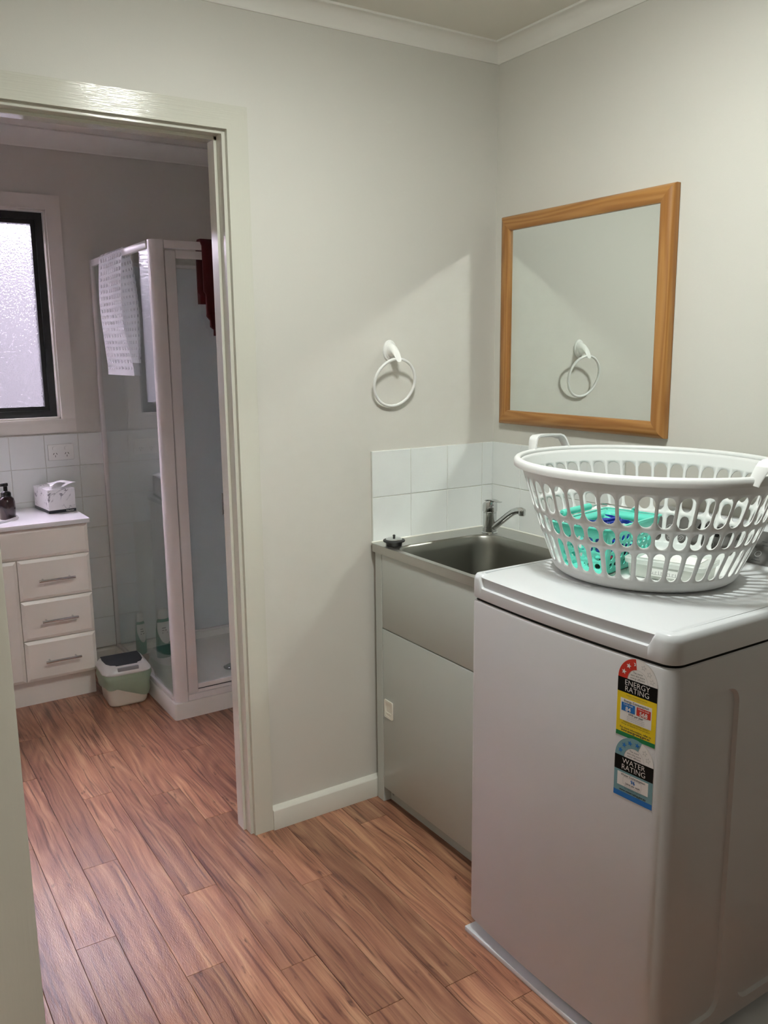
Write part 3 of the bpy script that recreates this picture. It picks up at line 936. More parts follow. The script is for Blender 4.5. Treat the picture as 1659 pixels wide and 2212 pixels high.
# local axes -> world: (x axis, y axis, z axis)
for pos, xa, ya in (((-0.002, yc, ZO1), (0, 1, 0), (0, 0, -1)), ((-0.002, yc, ZO0), (0, -1, 0), (0, 0, 1)), ((-0.002, YO1, zc), (0, 0, -1), (0, -1, 0)), ((-0.002, YO0, zc), (0, 0, 1), (0, 1, 0))):
    L_ = W_ if abs(xa[1]) else H
    o = finish('frame_rail', rail(L_, FW, 1), 'pine', mir, local=True, angle=40)
    xa, ya = Vector(xa), Vector(ya); za = xa.cross(ya)
    M = Matrix((( xa.x, ya.x, za.x, pos[0]), (xa.y, ya.y, za.y, pos[1]), (xa.z, ya.z, za.z, pos[2]), (0, 0, 0, 1)))
    o.matrix_local = FRAME[mir.name].inverted() @ M

# ------------------------------------------------------------------ washing machine
YL, YR, YC = -0.745, -1.343, -1.005
bm = B(); box(bm, -0.694, -0.004, -1.375, -0.737, 0, 0.014, 0.002)
tag(finish('floor_board', bm, 'washer_plastic'), 'thin white board on the floor under the washing machine', 'board')
def front_x(y): return -0.698 + 0.0145 * ((y - YC) / 0.30) ** 2
def outline(ins=0.0, rl=0.018, rr_=0.034, back=-0.03):
    """plan outline from the back left corner, along the bowed front, to the back right corner"""
    yl, yr = YL - ins, YR + ins
    fx = lambda y: front_x(y) + ins
    pts = [(back, yl), (-0.30, yl), (fx(yl) + rl + 0.02, yl)]
    for i in range(7):
        a = PI / 2 * i / 6
        pts.append((fx(yl - rl) + rl - rl * math.sin(a), yl - rl + rl * math.cos(a)))
    k = 40
    for i in range(1, k):
        y = (yl - rl) + ((yr + rr_) - (yl - rl)) * i / k
        pts.append((fx(y), y))
    for i in range(9):
        a = PI / 2 * i / 8
        pts.append((fx(yr + rr_) + rr_ - rr_ * math.cos(a), yr + rr_ - rr_ * math.sin(a)))
    pts += [(-0.60, yr), (-0.30, yr), (back, yr)]
    return pts
wm = thing('washing_machine', 'white top load washing machine with rating stickers beside laundry sink', 'washing machine', (-0.36, YC, 0.014))
# cabinet: lofted front and side shell, pressed side panel on the right
bm = B()
def xs(pts): return pts[:-3]
rings = []
for z, ins in ((0.046, 0.006), (0.048, 0.0015), (0.052, 0.0), (0.903, 0.0), (0.909, 0.0012), (0.9115, 0.005)):
    rings.append([(x, y, z) for x, y in xs(outline(ins))])
loft(bm, rings, False, False, closed=False)
jx = xs(outline())[-1][0]
h1 = rrect(-0.592, -0.473, 0.088, 0.838, 0.034, 6)
h2 = rrect(-0.406, -0.19, 0.080, 0.838, 0.034, 6)
lo = plate(bm, [(jx, 0.052), (-0.03, 0.052), (-0.03, 0.903), (jx, 0.903)], [h1, h2], lambda u, v: (u, YR, v))
for lp, hh in ((lo[1], h1), (lo[2], h2)):
    c = (sum(p[0] for p in hh) / len(hh), sum(p[1] for p in hh) / len(hh))
    def shr(p, d):
        return (p[0] + (d if p[0] < c[0] else -d), p[1] + (d if p[1] < c[1] else -d))
    a = ring(bm, [(*[shr(p, 0.0004)[0]], YR + 0.0010, shr(p, 0.0004)[1]) for p in hh])
    b = ring(bm, [(*[shr(p, 0.0036)[0]], YR + 0.0085, shr(p, 0.0036)[1]) for p in hh])
    bridge(bm, lp, a); bridge(bm, a, b); cap(bm, b)
loft(bm, [[(jx, YR, 0.903), (-0.03, YR, 0.903)], [(jx, YR + 0.0012, 0.909), (-0.03, YR + 0.0012, 0.909)], [(jx, YR + 0.005, 0.9115), (-0.03, YR + 0.005, 0.9115)]], False, False, closed=False)
cabn = finish('cabinet', bm, 'enamel_white', wm, merge=1e-5, angle=24)
bm = B()
loft(bm, [[(x, y, z) for x, y in outline(0.012)] for z in (0.905, 0.93)], False, False, closed=False); finish('seam', bm, 'washer_gap', wm)
bm = B()
loft(bm, [[(x, y, z) for x, y in outline(i)] for z, i in ((0.026, 0.03), (0.05, 0.012))]); 
finish('skirt', bm, 'washer_plastic', wm)
for k, (fx_, fy_) in enumerate(((-0.62, -0.80), (-0.62, -1.29), (-0.09, -0.80), (-0.09, -1.29))):
    bm = B(); lathe(bm, [(0.022, 0), (0.024, 0.006), (0.018, 0.013)], (fx_, fy_, 0.014), 16); finish('foot', bm, 'black_rubber', wm)
# top cover: a rim that drops into a hand recess along the front
ZC0, ZC1, ZN = 0.9165, 0.978, 0.9475
NY0, NY1 = YL - 0.030, YR + 0.046          # notch ends
def ztop(x, y):
    if x > -0.58: return ZC1
    def ramp(t): t = max(0, min(1, t)); return 1 - math.sqrt(max(0, 1 - (1 - t) ** 2)) if False else t * t * (3 - 2 * t)
    a = (NY0 - y) / 0.014; b = (y - NY1) / 0.016
    t = min(ramp(a), ramp(b))
    return ZC1 + (ZN - ZC1) * t
def top_outline(ins):
    rl, rr_ = 0.018, 0.034
    pts = outline(ins)
    return pts
# denser outline near the notch ends
def dense(pts):
    out = []
    for p, q in zip(pts, pts[1:]):
        L_ = math.hypot(q[0] - p[0], q[1] - p[1])
        k = max(1, int(L_ / 0.003)) if p[0] < -0.6 else 1
        for i in range(k): out.append((p[0] + (q[0] - p[0]) * i / k, p[1] + (q[1] - p[1]) * i / k))
    return out + [pts[-1]]
bm = B()
base_o = dense(outline(0.0))
def inset_pts(d):
    """move each outline point along its inward normal"""
    res = []
    n = len(base_o)
    for i, p in enumerate(base_o):
        a, b = base_o[max(0, i - 1)], base_o[min(n - 1, i + 1)]
        t = Vector((b[0] - a[0], b[1] - a[1])).normalized()
        nrm = Vector((-t.y, t.x))
        c = Vector((-0.36 - p[0], YC - p[1]))
        if nrm.dot(c) < 0: nrm = -nrm
        res.append((p[0] + nrm.x * d, p[1] + nrm.y * d))
    return res
prof = [(0.006, None, ZC0), (0.0012, None, ZC0 + 0.002), (0.0, None, ZC0 + 0.006), (0.0, -0.016, None), (0.0015, -0.009, None), (0.0055, -0.003, None), (0.0068, -0.0018, None), (0.0105, -0.0005, None), (0.012, -0.0004, None), (0.0145, 0.0, None), (0.017, 0.0, None), (0.0195, 0.0, None), (0.0222, 0.0, None), (0.0232, -0.003, None), (0.0232, None, 0.944)]
rings = []
for d, dz, zf in prof:
    q = inset_pts(d)
    rr2 = []
    for (x, y), (bx, by) in zip(q, base_o):
        zt = ztop(bx, by)
        if zf is not None: z = zf
        else:
            k = (zt - ZN) / (ZC1 - ZN)
            z = zt + dz * (0.16 + 0.84 * k)
            if d > 0.0068: z += (1 - k) * 0.0225 * min(1.0, (d - 0.0068) / 0.0037)
        rr2.append((x, y, z))
    rings.append(rr2)
loft(bm, rings, False, False, closed=False)
# rear deck
box(bm, -0.183, -0.03, YR + 0.012, YL - 0.012, 0.95, 0.9775, 0.002)
finish('top_cover', bm, 'washer_plastic', wm, angle=50)
# lid
bm = B()
ly0, ly1 = YL - 0.0250, YR + 0.0245
def lid_front(y):
    d = 0.0
    r = 0.030
    if y < ly1 + r: d = r - math.sqrt(max(0, r * r - (ly1 + r - y) ** 2))
    if y > ly0 - 0.018: d = 0.018 - math.sqrt(max(0, 0.018 ** 2 - (y - (ly0 - 0.018)) ** 2))
    return front_x(y) + 0.0025 + d
cols = [ly0 - (ly0 - ly1) * (0.5 - 0.5 * math.cos(PI * i / 60)) for i in range(61)]
def lid_sec(y):
    fx = lid_front(y)
    t = (y - (ly0 + ly1) / 2) / ((ly0 - ly1) / 2)
    crown = 0.0045 * (1 - t * t)
    s = []
    for x, z in ((fx + 0.020, 0.9690), (fx + 0.003, 0.9690), (fx + 0.0005, 0.9700), (fx + 0.0005, 0.9715), (fx + 0.008, 0.9750), (fx + 0.020, 0.9772), (fx + 0.045, 0.9785 + crown * 0.35), (-0.55, 0.979 + crown * 0.7), (-0.42, 0.9795 + crown), (-0.28, 0.9795 + crown * 0.8), (-0.20, 0.9792 + crown * 0.4), (-0.186, 0.9782), (-0.1855, 0.962)):
        edge = min(y - ly1, ly0 - y)
        if edge < 0.004 and z > 0.968: z = z - 0.0015
        s.append((x, y, z))
    return s
loft(bm, [lid_sec(y) for y in cols], True, True, closed=False)
finish('lid', bm, 'washer_plastic', wm, angle=50)
# control console
bm = B()
pr = [(-0.128, 0.9765), (-0.118, 0.980), (-0.106, 0.986), (-0.034, 1.0585), (-0.030, 1.068), (-0.024, 1.0725), (-0.006, 1.0725), (-0.004, 1.066), (-0.004, 0.9765)]
loft(bm, [[(x, YL - 0.004, z) for x, z in pr], [(x, YR + 0.004, z) for x, z in pr]])
con = finish('console', bm, 'washer_plastic', wm)
def con3(k):
    nrm = Vector((-0.0725, 0, 0.072)).normalized()
    d = Vector((0.072, 0, 0.0725)).normalized()
    def f(u, v):
        p = Vector((-0.106, 0, 0.986)) + d * v + nrm * k
        return (p.x, YL - 0.012 - u, p.z)
    return f
bm = B()
poly2(bm, rrect(0.0, 0.57, 0.003, 0.099, 0.004, 3), con3(0.0012), 0)
finish('control_panel', bm, 'panel_dark', con)
bm = B()
rect2(bm, 0.150, 0.222, 0.056, 0.086, con3(0.0016), 0)
finish('display', bm, 'panel_window', con)
bm = B()
f = con3(0.0017)
def ringmark(u, v, r):
    b2 = B(); n = 20
    a = [(u + r * math.cos(2 * PI * i / n), v + r * math.sin(2 * PI * i / n)) for i in range(n)]
    b = [(u + (r - 0.0012) * math.cos(2 * PI * i / n), v + (r - 0.0012) * math.sin(2 * PI * i / n)) for i in range(n)]
    bridge(b2, ring(b2, [f(*p) for p in a]), ring(b2, [f(*p) for p in b]))
    finish('button_ring', b2, 'ink_light', con)
for u, v in ((0.0675, 0.058), (0.0895, 0.0285), (0.121, 0.030), (0.215, 0.030), (0.3214, 0.0325), (0.3488, 0.0325)): ringmark(u, v, 0.0085)
for u, v, w in ((0.301, 0.085, 0.016), (0.301, 0.072, 0.016), (0.275, 0.085, 0.016), (0.275, 0.072, 0.014), (0.275, 0.060, 0.016), (0.322, 0.056, 0.014), (0.330, 0.049, 0.014), (0.348, 0.068, 0.014), (0.354, 0.058, 0.015), (0.376, 0.068, 0.014), (0.376, 0.058, 0.014), (0.376, 0.085, 0.014)):
    rect2(bm, u - w / 2, u + w / 2, v, v + 0.0016, f)
for s_, u, v in (('Options', 0.3225, 0.0165), ('Start', 0.351, 0.0185), ('Advance', 0.352, 0.0115)):
    add_text(bm, s_, 0.0068, u, v, f, 0, 0.0001)
for s_, u, v in (('?', 0.0675, 0.054), ('T', 0.0895, 0.0245), ('?', 0.121, 0.026)):
    add_text(bm, s_, 0.011, u, v, f, 1, 0.0002)
finish('panel_print', bm, ['ink_dark', 'ink_light'], con)['kind'] = 'stuff'

# rating stickers on the front
def lab3(y0, k):
    return lambda u, v: (front_x(y0 - u) - 0.0004 - 0.00025 * k, y0 - u, v)
def star(c, r, rot=0.0, inner=0.42):
    return [(c[0] + (r if i % 2 == 0 else r * inner) * math.sin(PI * i / 5 + rot), c[1] + (r if i % 2 == 0 else r * inner) * math.cos(PI * i / 5 + rot)) for i in range(10)]
def starpoly(bm, c, r, rot, to3, m):
    pts = star(c, r, rot)
    vc = bm.verts.new(to3(*c)); vs = [bm.verts.new(to3(*p)) for p in pts]
    for i in range(10): bm.faces.new((vc, vs[i], vs[(i + 1) % 10])).material_index = m
def starline(bm, c, r, rot, to3, m):
    a, b = star(c, r, rot), star(c, r * 0.80, rot)
    bridge(bm, ring(bm, [to3(*p) for p in a]), ring(bm, [to3(*p) for p in b]), True, m)
def arcpoly(bm, c, r0, r1, a0, a1, to3, m, n=20):
    A = [(c[0] + r0 * math.cos(a0 + (a1 - a0) * i / n), c[1] + r0 * math.sin(a0 + (a1 - a0) * i / n)) for i in range(n + 1)]
    Bp = [(c[0] + r1 * math.cos(a0 + (a1 - a0) * i / n), c[1] + r1 * math.sin(a0 + (a1 - a0) * i / n)) for i in range(n + 1)]
    bridge(bm, ring(bm, [to3(*p) for p in A]), ring(bm, [to3(*p) for p in Bp]), False, m)
LM = ['lab_white', 'lab_black', 'lab_yellow', 'lab_green', 'lab_red', 'lab_blue', 'lab_teal', 'lab_star', 'ink_dark', 'ink_grey']
def sticker(y0, z0, heights, body, foot, energy):
    bm = B()
    w = 0.0915
    zf, zb, zk = heights      # foot top, black bottom, black top
    T0, T1, T2, T3 = (lab3(y0, k) for k in (0, 1, 2, 3))
    c = (w / 2, zk)
    R = w / 2
    e = 0.0006
    rect2(bm, -e, w + e, z0 - e, zk, T0, 0, 8)
    arcpoly(bm, c, R + e, 0.0005, 0, PI, T0, 0, 28)
    rect2(bm, 0, w, z0, zf, T1, foot, 8)
    rect2(bm, 0, w, zf, zb, T1, body, 8)
    rect2(bm, 0, w, zb, zk, T1, 1, 8)
    end = math.radians(97 if energy else 68)
    arcpoly(bm, c, R - 0.0004, 0.0235, PI, end, T1, 4 if energy else 6)
    arcpoly(bm, c, R, R - 0.0005, 0, end, T1, 9)
    arcpoly(bm, c, 0.0237, 0.0233, 0, end, T1, 9)
    rs = 0.0345
    angs = [158, 128, 98, 68, 40, 15] if energy else [160, 134, 108, 79, 45, 20]
    for i, a in enumerate(angs):
        a = math.radians(a)
        p = (c[0] + rs * math.cos(a), c[1] + rs * math.sin(a))
        filled = (i < 2 if energy else i < 3)
        if filled: starpoly(bm, p, 0.0062, 0.2, T2, 0 if energy else 7)
        elif (i == 2 and energy) or (i == 3 and not energy):
            # only the half of the star on the coloured side
            pts = star(p, 0.0062, 0.2)
            lim = lambda q: math.atan2(q[1] - c[1], q[0] - c[0]) > end + 0.005
            vc = (p[0] - 0.0012, p[1])
            for j in range(10):
                tri = (vc, pts[j], pts[(j + 1) % 10])
                if all(lim(q) for q in tri): poly2(bm, tri, T2, 0 if energy else 7)
        else: starline(bm, p, 0.0062, 0.2, T2, 9)
    kind = 'energy' if energy else 'water'
    add_text(bm, 'The more', 0.0055, c[0], zk + 0.0150, T2, 8)
    add_text(bm, 'stars the more', 0.0055, c[0], zk + 0.0092, T2, 8)
    add_text(bm, kind + ' efficient', 0.0055, c[0], zk + 0.0034, T2, 8)
    hh = zk - zb
    add_text(bm, kind.upper(), 0.0158, c[0], zb + hh * 0.55, T2, 0, -0.00012)
    add_text(bm, 'RATING', 0.0158, c[0], zb + hh * 0.12, T2, 0, -0.00012)
    if energy:
        add_text(bm, 'Compare models before you buy', 0.0036, c[0], zb - 0.0055, T2, 8)
        add_text(bm, 'Actual usage depends on use', 0.0034, c[0], zb - 0.0095, T2, 9)
        rect2(bm, 0.0085, w - 0.010, zb - 0.0585, zb - 0.0125, T2, 0, 6)
        add_text(bm, 'Energy Consumption', 0.0068, c[0], zb - 0.0188, T3, 8, 0.0001)
        rect2(bm, 0.0115, 0.0435, zb - 0.0385, zb - 0.0210, T3, 5, 4)
        rect2(bm, 0.0470, 0.0795, zb - 0.0385, zb - 0.0210, T3, 4, 4)
        T4 = lab3(y0, 4)
        add_text(bm, 'Cold wash', 0.0052, 0.0275, zb - 0.0258, T4, 0)
        add_text(bm, 'Warm wash', 0.0052, 0.0633, zb - 0.0258, T4, 0)
        add_text(bm, '84', 0.0125, 0.0275, zb - 0.0372, T4, 0, 0.0003)
        add_text(bm, '568', 0.0125, 0.0633, zb - 0.0372, T4, 0, 0.0003)
        add_text(bm, 'kWh per year', 0.0060, c[0], zb - 0.0445, T3, 8, 0.0001)
        for k in range(3): add_text(bm, 'when used on the test program', 0.0032, c[0], zb - 0.0485 - 0.0036 * k, T3, 9)
        for k, s_ in enumerate(('Tested to the standard for washers', 'Energy use depends on how you use it')): add_text(bm, s_, 0.0042, c[0], zb - 0.0625 - 0.0042 * k, T2, 8)
        add_text(bm, 'For more information, refer to', 0.0058, c[0], z0 + 0.0168, T2, 8, 0.0001)
        add_text(bm, 'www.energyrating.gov.au', 0.0066, c[0], z0 + 0.0115, T2, 8, 0.0002)
    else:
        rect2(bm, 0.0085, w - 0.010, zb - 0.0325, zb - 0.0040, T2, 0, 6)
        add_text(bm, 'Water Consumption', 0.0068, c[0], zb - 0.0100, T3, 8, 0.0001)
        a, b = rrect(0.0225, 0.066, zb - 0.0275, zb - 0.0115, 0.002, 3), rrect(0.0229, 0.0656, zb - 0.0271, zb - 0.0119, 0.0017, 3)
        bridge(bm, ring(bm, [T3(*p) for p in a]), ring(bm, [T3(*p) for p in b]), True, 9)
        add_text(bm, '96', 0.0105, c[0], zb - 0.0205, T3, 5, 0.0003)
        add_text(bm, 'Litres per wash', 0.0056, c[0], zb - 0.0262, T3, 8, 0.0001)
        add_text(bm, 'when tested in accordance', 0.0036, c[0], zb - 0.0308, T3, 9)
        add_text(bm, 'For information, refer to', 0.0038, c[0], zb - 0.0372, T2, 8)
        add_text(bm, 'www.waterrating.gov.au', 0.0064, c[0], zb - 0.0430, T2, 8, 0.0002)
    o = finish(kind + '_rating_sticker', bm, LM, wm)
    o['label'] = ('yellow and black energy rating sticker with a red star arc' if energy else 'blue and black water rating sticker with blue stars')
sticker(-1.2185, 0.7445, (0.7535, 0.8370, 0.8670), 2, 3, True)
sticker(-1.2185, 0.6140, (0.6255, 0.6710, 0.7020), 6, 5, False)

# ------------------------------------------------------------------ laundry basket
BC = (-0.362, -0.987, 0.9845)
bk = thing('laundry_basket', 'white oval plastic laundry basket with slotted sides on the washing machine', 'basket', BC)
BH, NB = 0.258, 44
def brad(t):
    s = 0.80 * t + 0.20 * t * (2 - t)
    return 0.195 + (0.271 - 0.195) * s, 0.212 + (0.318 - 0.212) * s
def bpos(a, z):
    rx, ry = brad(max(0, z) / BH)
    return (rx * math.cos(a), ry * math.sin(a), z)
def stadium(w, h, outer):
    """inner slot points matched to outer rectangle points by perimeter share"""
    r = min(w, h) / 2
    res = []
    for (u, v) in outer:
        a = math.atan2(v, u)
        # cast from the centre of the nearer cap for an even spread
        if h >= w:
            c = h / 2 - r
            if abs(v) * (w / 2) <= abs(u) * c or abs(v) < c * 0.6:
                res.append((math.copysign(w / 2, u), max(-c, min(c, v))))
            else:
                d = Vector((u, v - math.copysign(c, v)))
                if d.y * v < 0: d.y = 0
                d.normalize()
                res.append((d.x * r, math.copysign(c, v) + d.y * r))
        else:
            d = Vector((u, v)).normalized(); res.append((d.x * w / 2, d.y * h / 2))
    return res
bm = B()
da = 2 * PI / NB
rows = [(0.026, 0.102, 0.0305, 0.0965, 0.70), (0.102, 0.150, 0.107, 0.145, 0.78), (0.150, 0.230, 0.155, 0.2245, 0.82)]
for i in range(NB):
    ac = da * (i + 0.5)
    for z0, z1, s0, s1, wf in rows:
        zm = (z0 + z1) / 2
        rx, ry = brad(zm / BH)
        Rl = math.hypot(rx * math.sin(ac), ry * math.cos(ac))
        w = Rl * da
        H2, hw = (z1 - z0) / 2, w / 2
        k = 4
        outer = []
        for j in range(k): outer.append((hw, -H2 + 2 * H2 * j / k))
        for j in range(k): outer.append((hw - 2 * hw * j / k, H2))
        for j in range(k): outer.append((-hw, H2 - 2 * H2 * j / k))
        for j in range(k): outer.append((-hw + 2 * hw * j / k, -H2))
        sw, sh = w * wf, (s1 - s0)
        r = sw / 2; c = sh / 2 - r
        inner = []
        if c < 0: c = 0
        seq = [(-PI / 4, -1), (None, -0.5), (None, 0.0), (None, 0.5)]
        # right side, top, left side, bottom matched with the outer points
        def capp(th, sgn): return (r * math.cos(th), sgn * c + r * math.sin(th))
        inner += [capp(-PI / 4, -1), (r, -c * 0.8), (r, 0), (r, c * 0.8)]
        inner += [capp(PI / 4, 1), capp(PI * 3 / 8, 1), capp(PI / 2, 1), capp(PI * 5 / 8, 1)]
        inner += [capp(PI * 3 / 4, 1), (-r, c * 0.8), (-r, 0), (-r, -c * 0.8)]
        inner += [capp(PI * 5 / 4, -1), capp(PI * 11 / 8, -1), capp(PI * 3 / 2, -1), capp(PI * 13 / 8, -1)]
        # finer caps: split every inner and outer step in two
        def fine(lp): return [q for a_, b_ in zip(lp, lp[1:] + lp[:1]) for q in (a_, ((a_[0] + b_[0]) / 2, (a_[1] + b_[1]) / 2))]
        of = fine(outer)
        inf = fine(inner)
        inn = []
        for (u, v) in inf:
            if abs(v) > c:
                d = Vector((u, v - math.copysign(c, v)))
                if d.length > 1e-6: d = d.normalized() * r
                inn.append((d.x, math.copysign(c, v) + d.y))
            else: inn.append((math.copysign(r, u), v))
        P = lambda u, v: bpos(ac + u / w * da, zm + v)
        bridge(bm, ring(bm, [P(*q) for q in of]), ring(bm, [P(*q) for q in inn]))
# plain bands above and below, and the floor
na = NB * 8
def band(zs):
    rs = [ring(bm, [bpos(2 * PI * i / na, z) for i in range(na)]) for z in zs]
    for a, b in zip(rs, rs[1:]): bridge(bm, a, b)
    return rs
band([0.230, 0.240, 0.250, BH])
rs = band([0.010, 0.018, 0.026])
lowr = [rs[0]]
for s_, z in ((0.985, 0.004), (0.955, 0.0008), (0.90, 0.0008), (0.5, 0.0008)):
    rx, ry = brad(0)
    r_ = ring(bm, [(rx * s_ * math.cos(2 * PI * i / na), ry * s_ * math.sin(2 * PI * i / na), z) for i in range(na)])
    bridge(bm, lowr[-1], r_); lowr.append(r_)
cap(bm, lowr[-1])
wall_o = finish('basket_wall', bm, 'basket_white', bk, local=True, merge=2e-5, angle=45, solid=(0.0026, -1))
bm = B()
# rim bead: a rolled lip turned outwards
prof = [(0.0, 0.0), (-0.001, 0.005), (0.001, 0.0085), (0.006, 0.0105), (0.011, 0.009), (0.0145, 0.005), (0.0155, -0.002), (0.015, -0.0095), (0.0135, -0.0095), (0.013, -0.003), (0.010, 0.002), (0.005, 0.003), (0.002, -0.002)]
rx, ry = brad(1.0)
n = 120
rs = []
for d, z in prof: rs.append(ring(bm, [((rx + d) * math.cos(2 * PI * i / n), (ry + d) * math.sin(2 * PI * i / n), BH + z) for i in range(n)]))
for a, b in zip(rs, rs[1:]): bridge(bm, a, b)
bridge(bm, rs[-1], rs[0])
finish('rim', bm, 'basket_white', bk, local=True, angle=50)
for sg in (1, -1):
    bm = B()
    pth = [(-0.066, -0.006), (-0.062, 0.004), (-0.052, 0.030), (-0.046, 0.038), (-0.036, 0.042), (0, 0.043), (0.036, 0.042), (0.046, 0.038), (0.052, 0.030), (0.062, 0.004), (0.066, -0.006)]
    rings = []
    for i, (x, z) in enumerate(pth):
        a_, b_ = pth[max(0, i - 1)], pth[min(len(pth) - 1, i + 1)]
        t = Vector((b_[0] - a_[0], b_[1] - a_[1])).normalized(); nx, nz = -t.y, t.x
        h = 0.0022
        yin = ry * math.sqrt(max(0, 1 - (x / rx) ** 2)) + 0.001
        y0, y1 = yin + max(0, z) * 0.12, yin + 0.024 + max(0, z) * 0.30
        rings.append([(x - nx * h, sg * y0, BH + z - nz * h), (x + nx * h, sg * y0, BH + z + nz * h), (x + nx * h, sg * y1, BH + z + nz * h - 0.002), (x + nx * 0.2 * h, sg * (y1 + 0.002), BH + z - 0.010 * (1 if 2 < i < 8 else 0.3)), (x - nx * h, sg * (y1 - 0.001), BH + z - nz * h - 0.008 * (1 if 2 < i < 8 else 0.2))])
    loft(bm, rings)
    finish('handle', bm, 'basket_white', bk, local=True, angle=50)

# ------------------------------------------------------------------ teal caddy in the basket
BZ = BC[2] + 0.0042
cd = thing('peg_caddy', 'small turquoise plastic caddy with punched holes inside the white laundry basket', 'caddy', (-0.400, -0.908, BZ), math.radians(12.5))
CH = 0.112
def cwall(p0, p1, q0, q1, nh, rows_, m=0):
    """wall from bottom edge p0-p1 to top edge q0-q1, with rows of round holes"""
    p0, p1, q0, q1 = map(Vector, (p0, p1, q0, q1))
    Lw = (p1 - p0).length
    holes = []
    for v in rows_:
        for i in range(nh):
            u = (i + 0.5) / nh * 0.84 + 0.08
            r = 0.0072
            holes.append([(u + r * math.cos(-2 * PI * k / 14) / Lw, v + r * math.sin(-2 * PI * k / 14) / CH) for k in range(14)])
    f = lambda u, v: (p0.lerp(p1, u)).lerp(q0.lerp(q1, u), v)
    plate(bm, [(0, 0), (1, 0), (1, 1), (0, 1)], holes, f, m)
bx, by, tx, ty = 0.103, 0.056, 0.123, 0.074
bc = [(-bx, -by, 0.002), (bx, -by, 0.002), (bx, by, 0.002), (-bx, by, 0.002)]
tc_ = [(-tx, -ty, CH), (tx, -ty, CH), (tx, ty, CH), (-tx, ty, CH)]
bm = B()
rows_ = (0.17, 0.36, 0.55, 0.74)
for i, nh in ((0, 9), (1, 5), (2, 9), (3, 5)):
    j = (i + 1) % 4
    cwall(bc[i], bc[j], tc_[i], tc_[j], nh, rows_)
cap(bm, ring(bm, bc))
finish('caddy_body', bm, 'teal', cd, local=True, merge=1e-5, angle=30, solid=(0.0022, -1))
bm = B()
o_, i_ = rrect(-tx - 0.006, tx + 0.006, -ty - 0.006, ty + 0.006, 0.012, 4), rrect(-tx + 0.001, tx - 0.001, -ty + 0.001, ty - 0.001, 0.006, 4)
a, b, c_, d_ = (ring(bm, [(x, y, z) for x, y in lp]) for lp, z in ((o_, CH + 0.001), (o_, CH + 0.004), (i_, CH + 0.004), (i_, CH + 0.001)))
bridge(bm, a, b); bridge(bm, b, c_); bridge(bm, c_, d_); bridge(bm, d_, a)
finish('caddy_rim', bm, 'teal', cd, local=True)
bm = B()
hz = CH + 0.007
tube(bm, [(-tx + 0.003, -0.004, hz), (-tx - 0.010, -0.004, hz), (-tx - 0.010, 0.02, hz + 0.001), (-tx - 0.008, ty + 0.004, hz + 0.004), (-tx + 0.004, ty + 0.013, hz + 0.005), (0, ty + 0.014, hz + 0.006), (tx - 0.004, ty + 0.013, hz + 0.005), (tx + 0.008, ty + 0.004, hz + 0.004), (tx + 0.010, 0.02, hz + 0.001), (tx + 0.010, -0.004, hz), (tx - 0.003, -0.004, hz)], 0.0018, 8)
finish('wire_handle', bm, 'chrome', cd, local=True)['label'] = 'chrome wire handle folded down'
bm = B(); cyl(bm, (-0.062, ty + 0.014, hz + 0.006), (0.062, ty + 0.014, hz + 0.006), 0.0085, n=16, bev=0.002); finish('grip', bm, 'teal_grip', cd, local=True)
for sx in (-1, 1):
    bm = B()
    lp = [(-0.012, 0), (0.012, 0), (0.008, 0.009), (0.003, 0.012), (-0.003, 0.012), (-0.008, 0.009)]
    loft(bm, [[(sx * (tx + 0.001), -0.004 + u, CH + v) for u, v in lp], [(sx * (tx + 0.005), -0.004 + u, CH + v) for u, v in lp]])
    finish('handle_lug', bm, 'teal', cd, local=True)

# clothes pegs
def make_peg(matn, label, group):
    o = thing('clothes_peg', label, 'clothes peg', (0, 0, 0), 0, group)
    for sg in (-1, 1):
        bm = B()
        pr = [(-0.036, 0.006), (-0.036, 0.0035), (-0.006, 0.0006), (0.022, 0.0003), (0.036, 0.0010), (0.037, 0.0030), (0.020, 0.0045), (0.0, 0.0050), (-0.02, 0.0075)]
        loft(bm, [[(x, -0.0045, sg * z) for x, z in pr], [(x, 0.0045, sg * z) for x, z in pr]])
        finish('jaw', bm, matn, o, local=True)
    bm = B(); tube(bm, [(0.004, 0.0055, 0.0058), (0.004, 0.0058, -0.0058), (0.004, -0.0058, -0.0058), (0.004, -0.0055, 0.0058)], 0.0009, 6); finish('spring', bm, 'chrome', o, local=True)
    return o
def copy_tree(o, parent=None):
    c = o.copy(); COL.objects.link(c)
    if parent is not None: c.parent = parent
    for ch in o.children: copy_tree(ch, c)
    return c
bpeg = make_peg('peg_blue', 'dark blue plastic clothes peg heaped in the turquoise caddy', 'blue pegs in the turquoise caddy')
kpeg = make_peg('peg_black', 'black plastic clothes peg lying low in the turquoise caddy', 'black pegs in the turquoise caddy')
rpeg = make_peg('peg_red', 'red plastic clothes peg lying low among the blue pegs in the caddy', None)
gpeg = make_peg('peg_green', 'dark green plastic clothes peg at the bottom of the turquoise caddy', None)
rnd = random.Random(5)
M0 = FRAME[cd.name]
def place_peg(o, x, y, z, rz, tilt):
    p = M0 @ Vector((x, y, z)); o.location = p; o.rotation_euler = (rnd.uniform(-.3, .3), tilt, math.radians(12.5) + rz)
first = True
spots = []
for lev, (z, n_) in enumerate(((0.038, 5), (0.060, 5), (0.082, 6), (0.102, 6))):
    for i in range(n_):
        spots.append((-0.062 + 0.124 * (i + 0.5) / n_ + rnd.uniform(-0.008, 0.008), rnd.uniform(-0.016, 0.02), z + rnd.uniform(-0.003, 0.003), rnd.uniform(-1.2, 1.2), rnd.uniform(-0.25, 0.25)))
for i, sp2 in enumerate(spots):
    o = bpeg if i == 0 else copy_tree(bpeg)
    place_peg(o, *sp2)
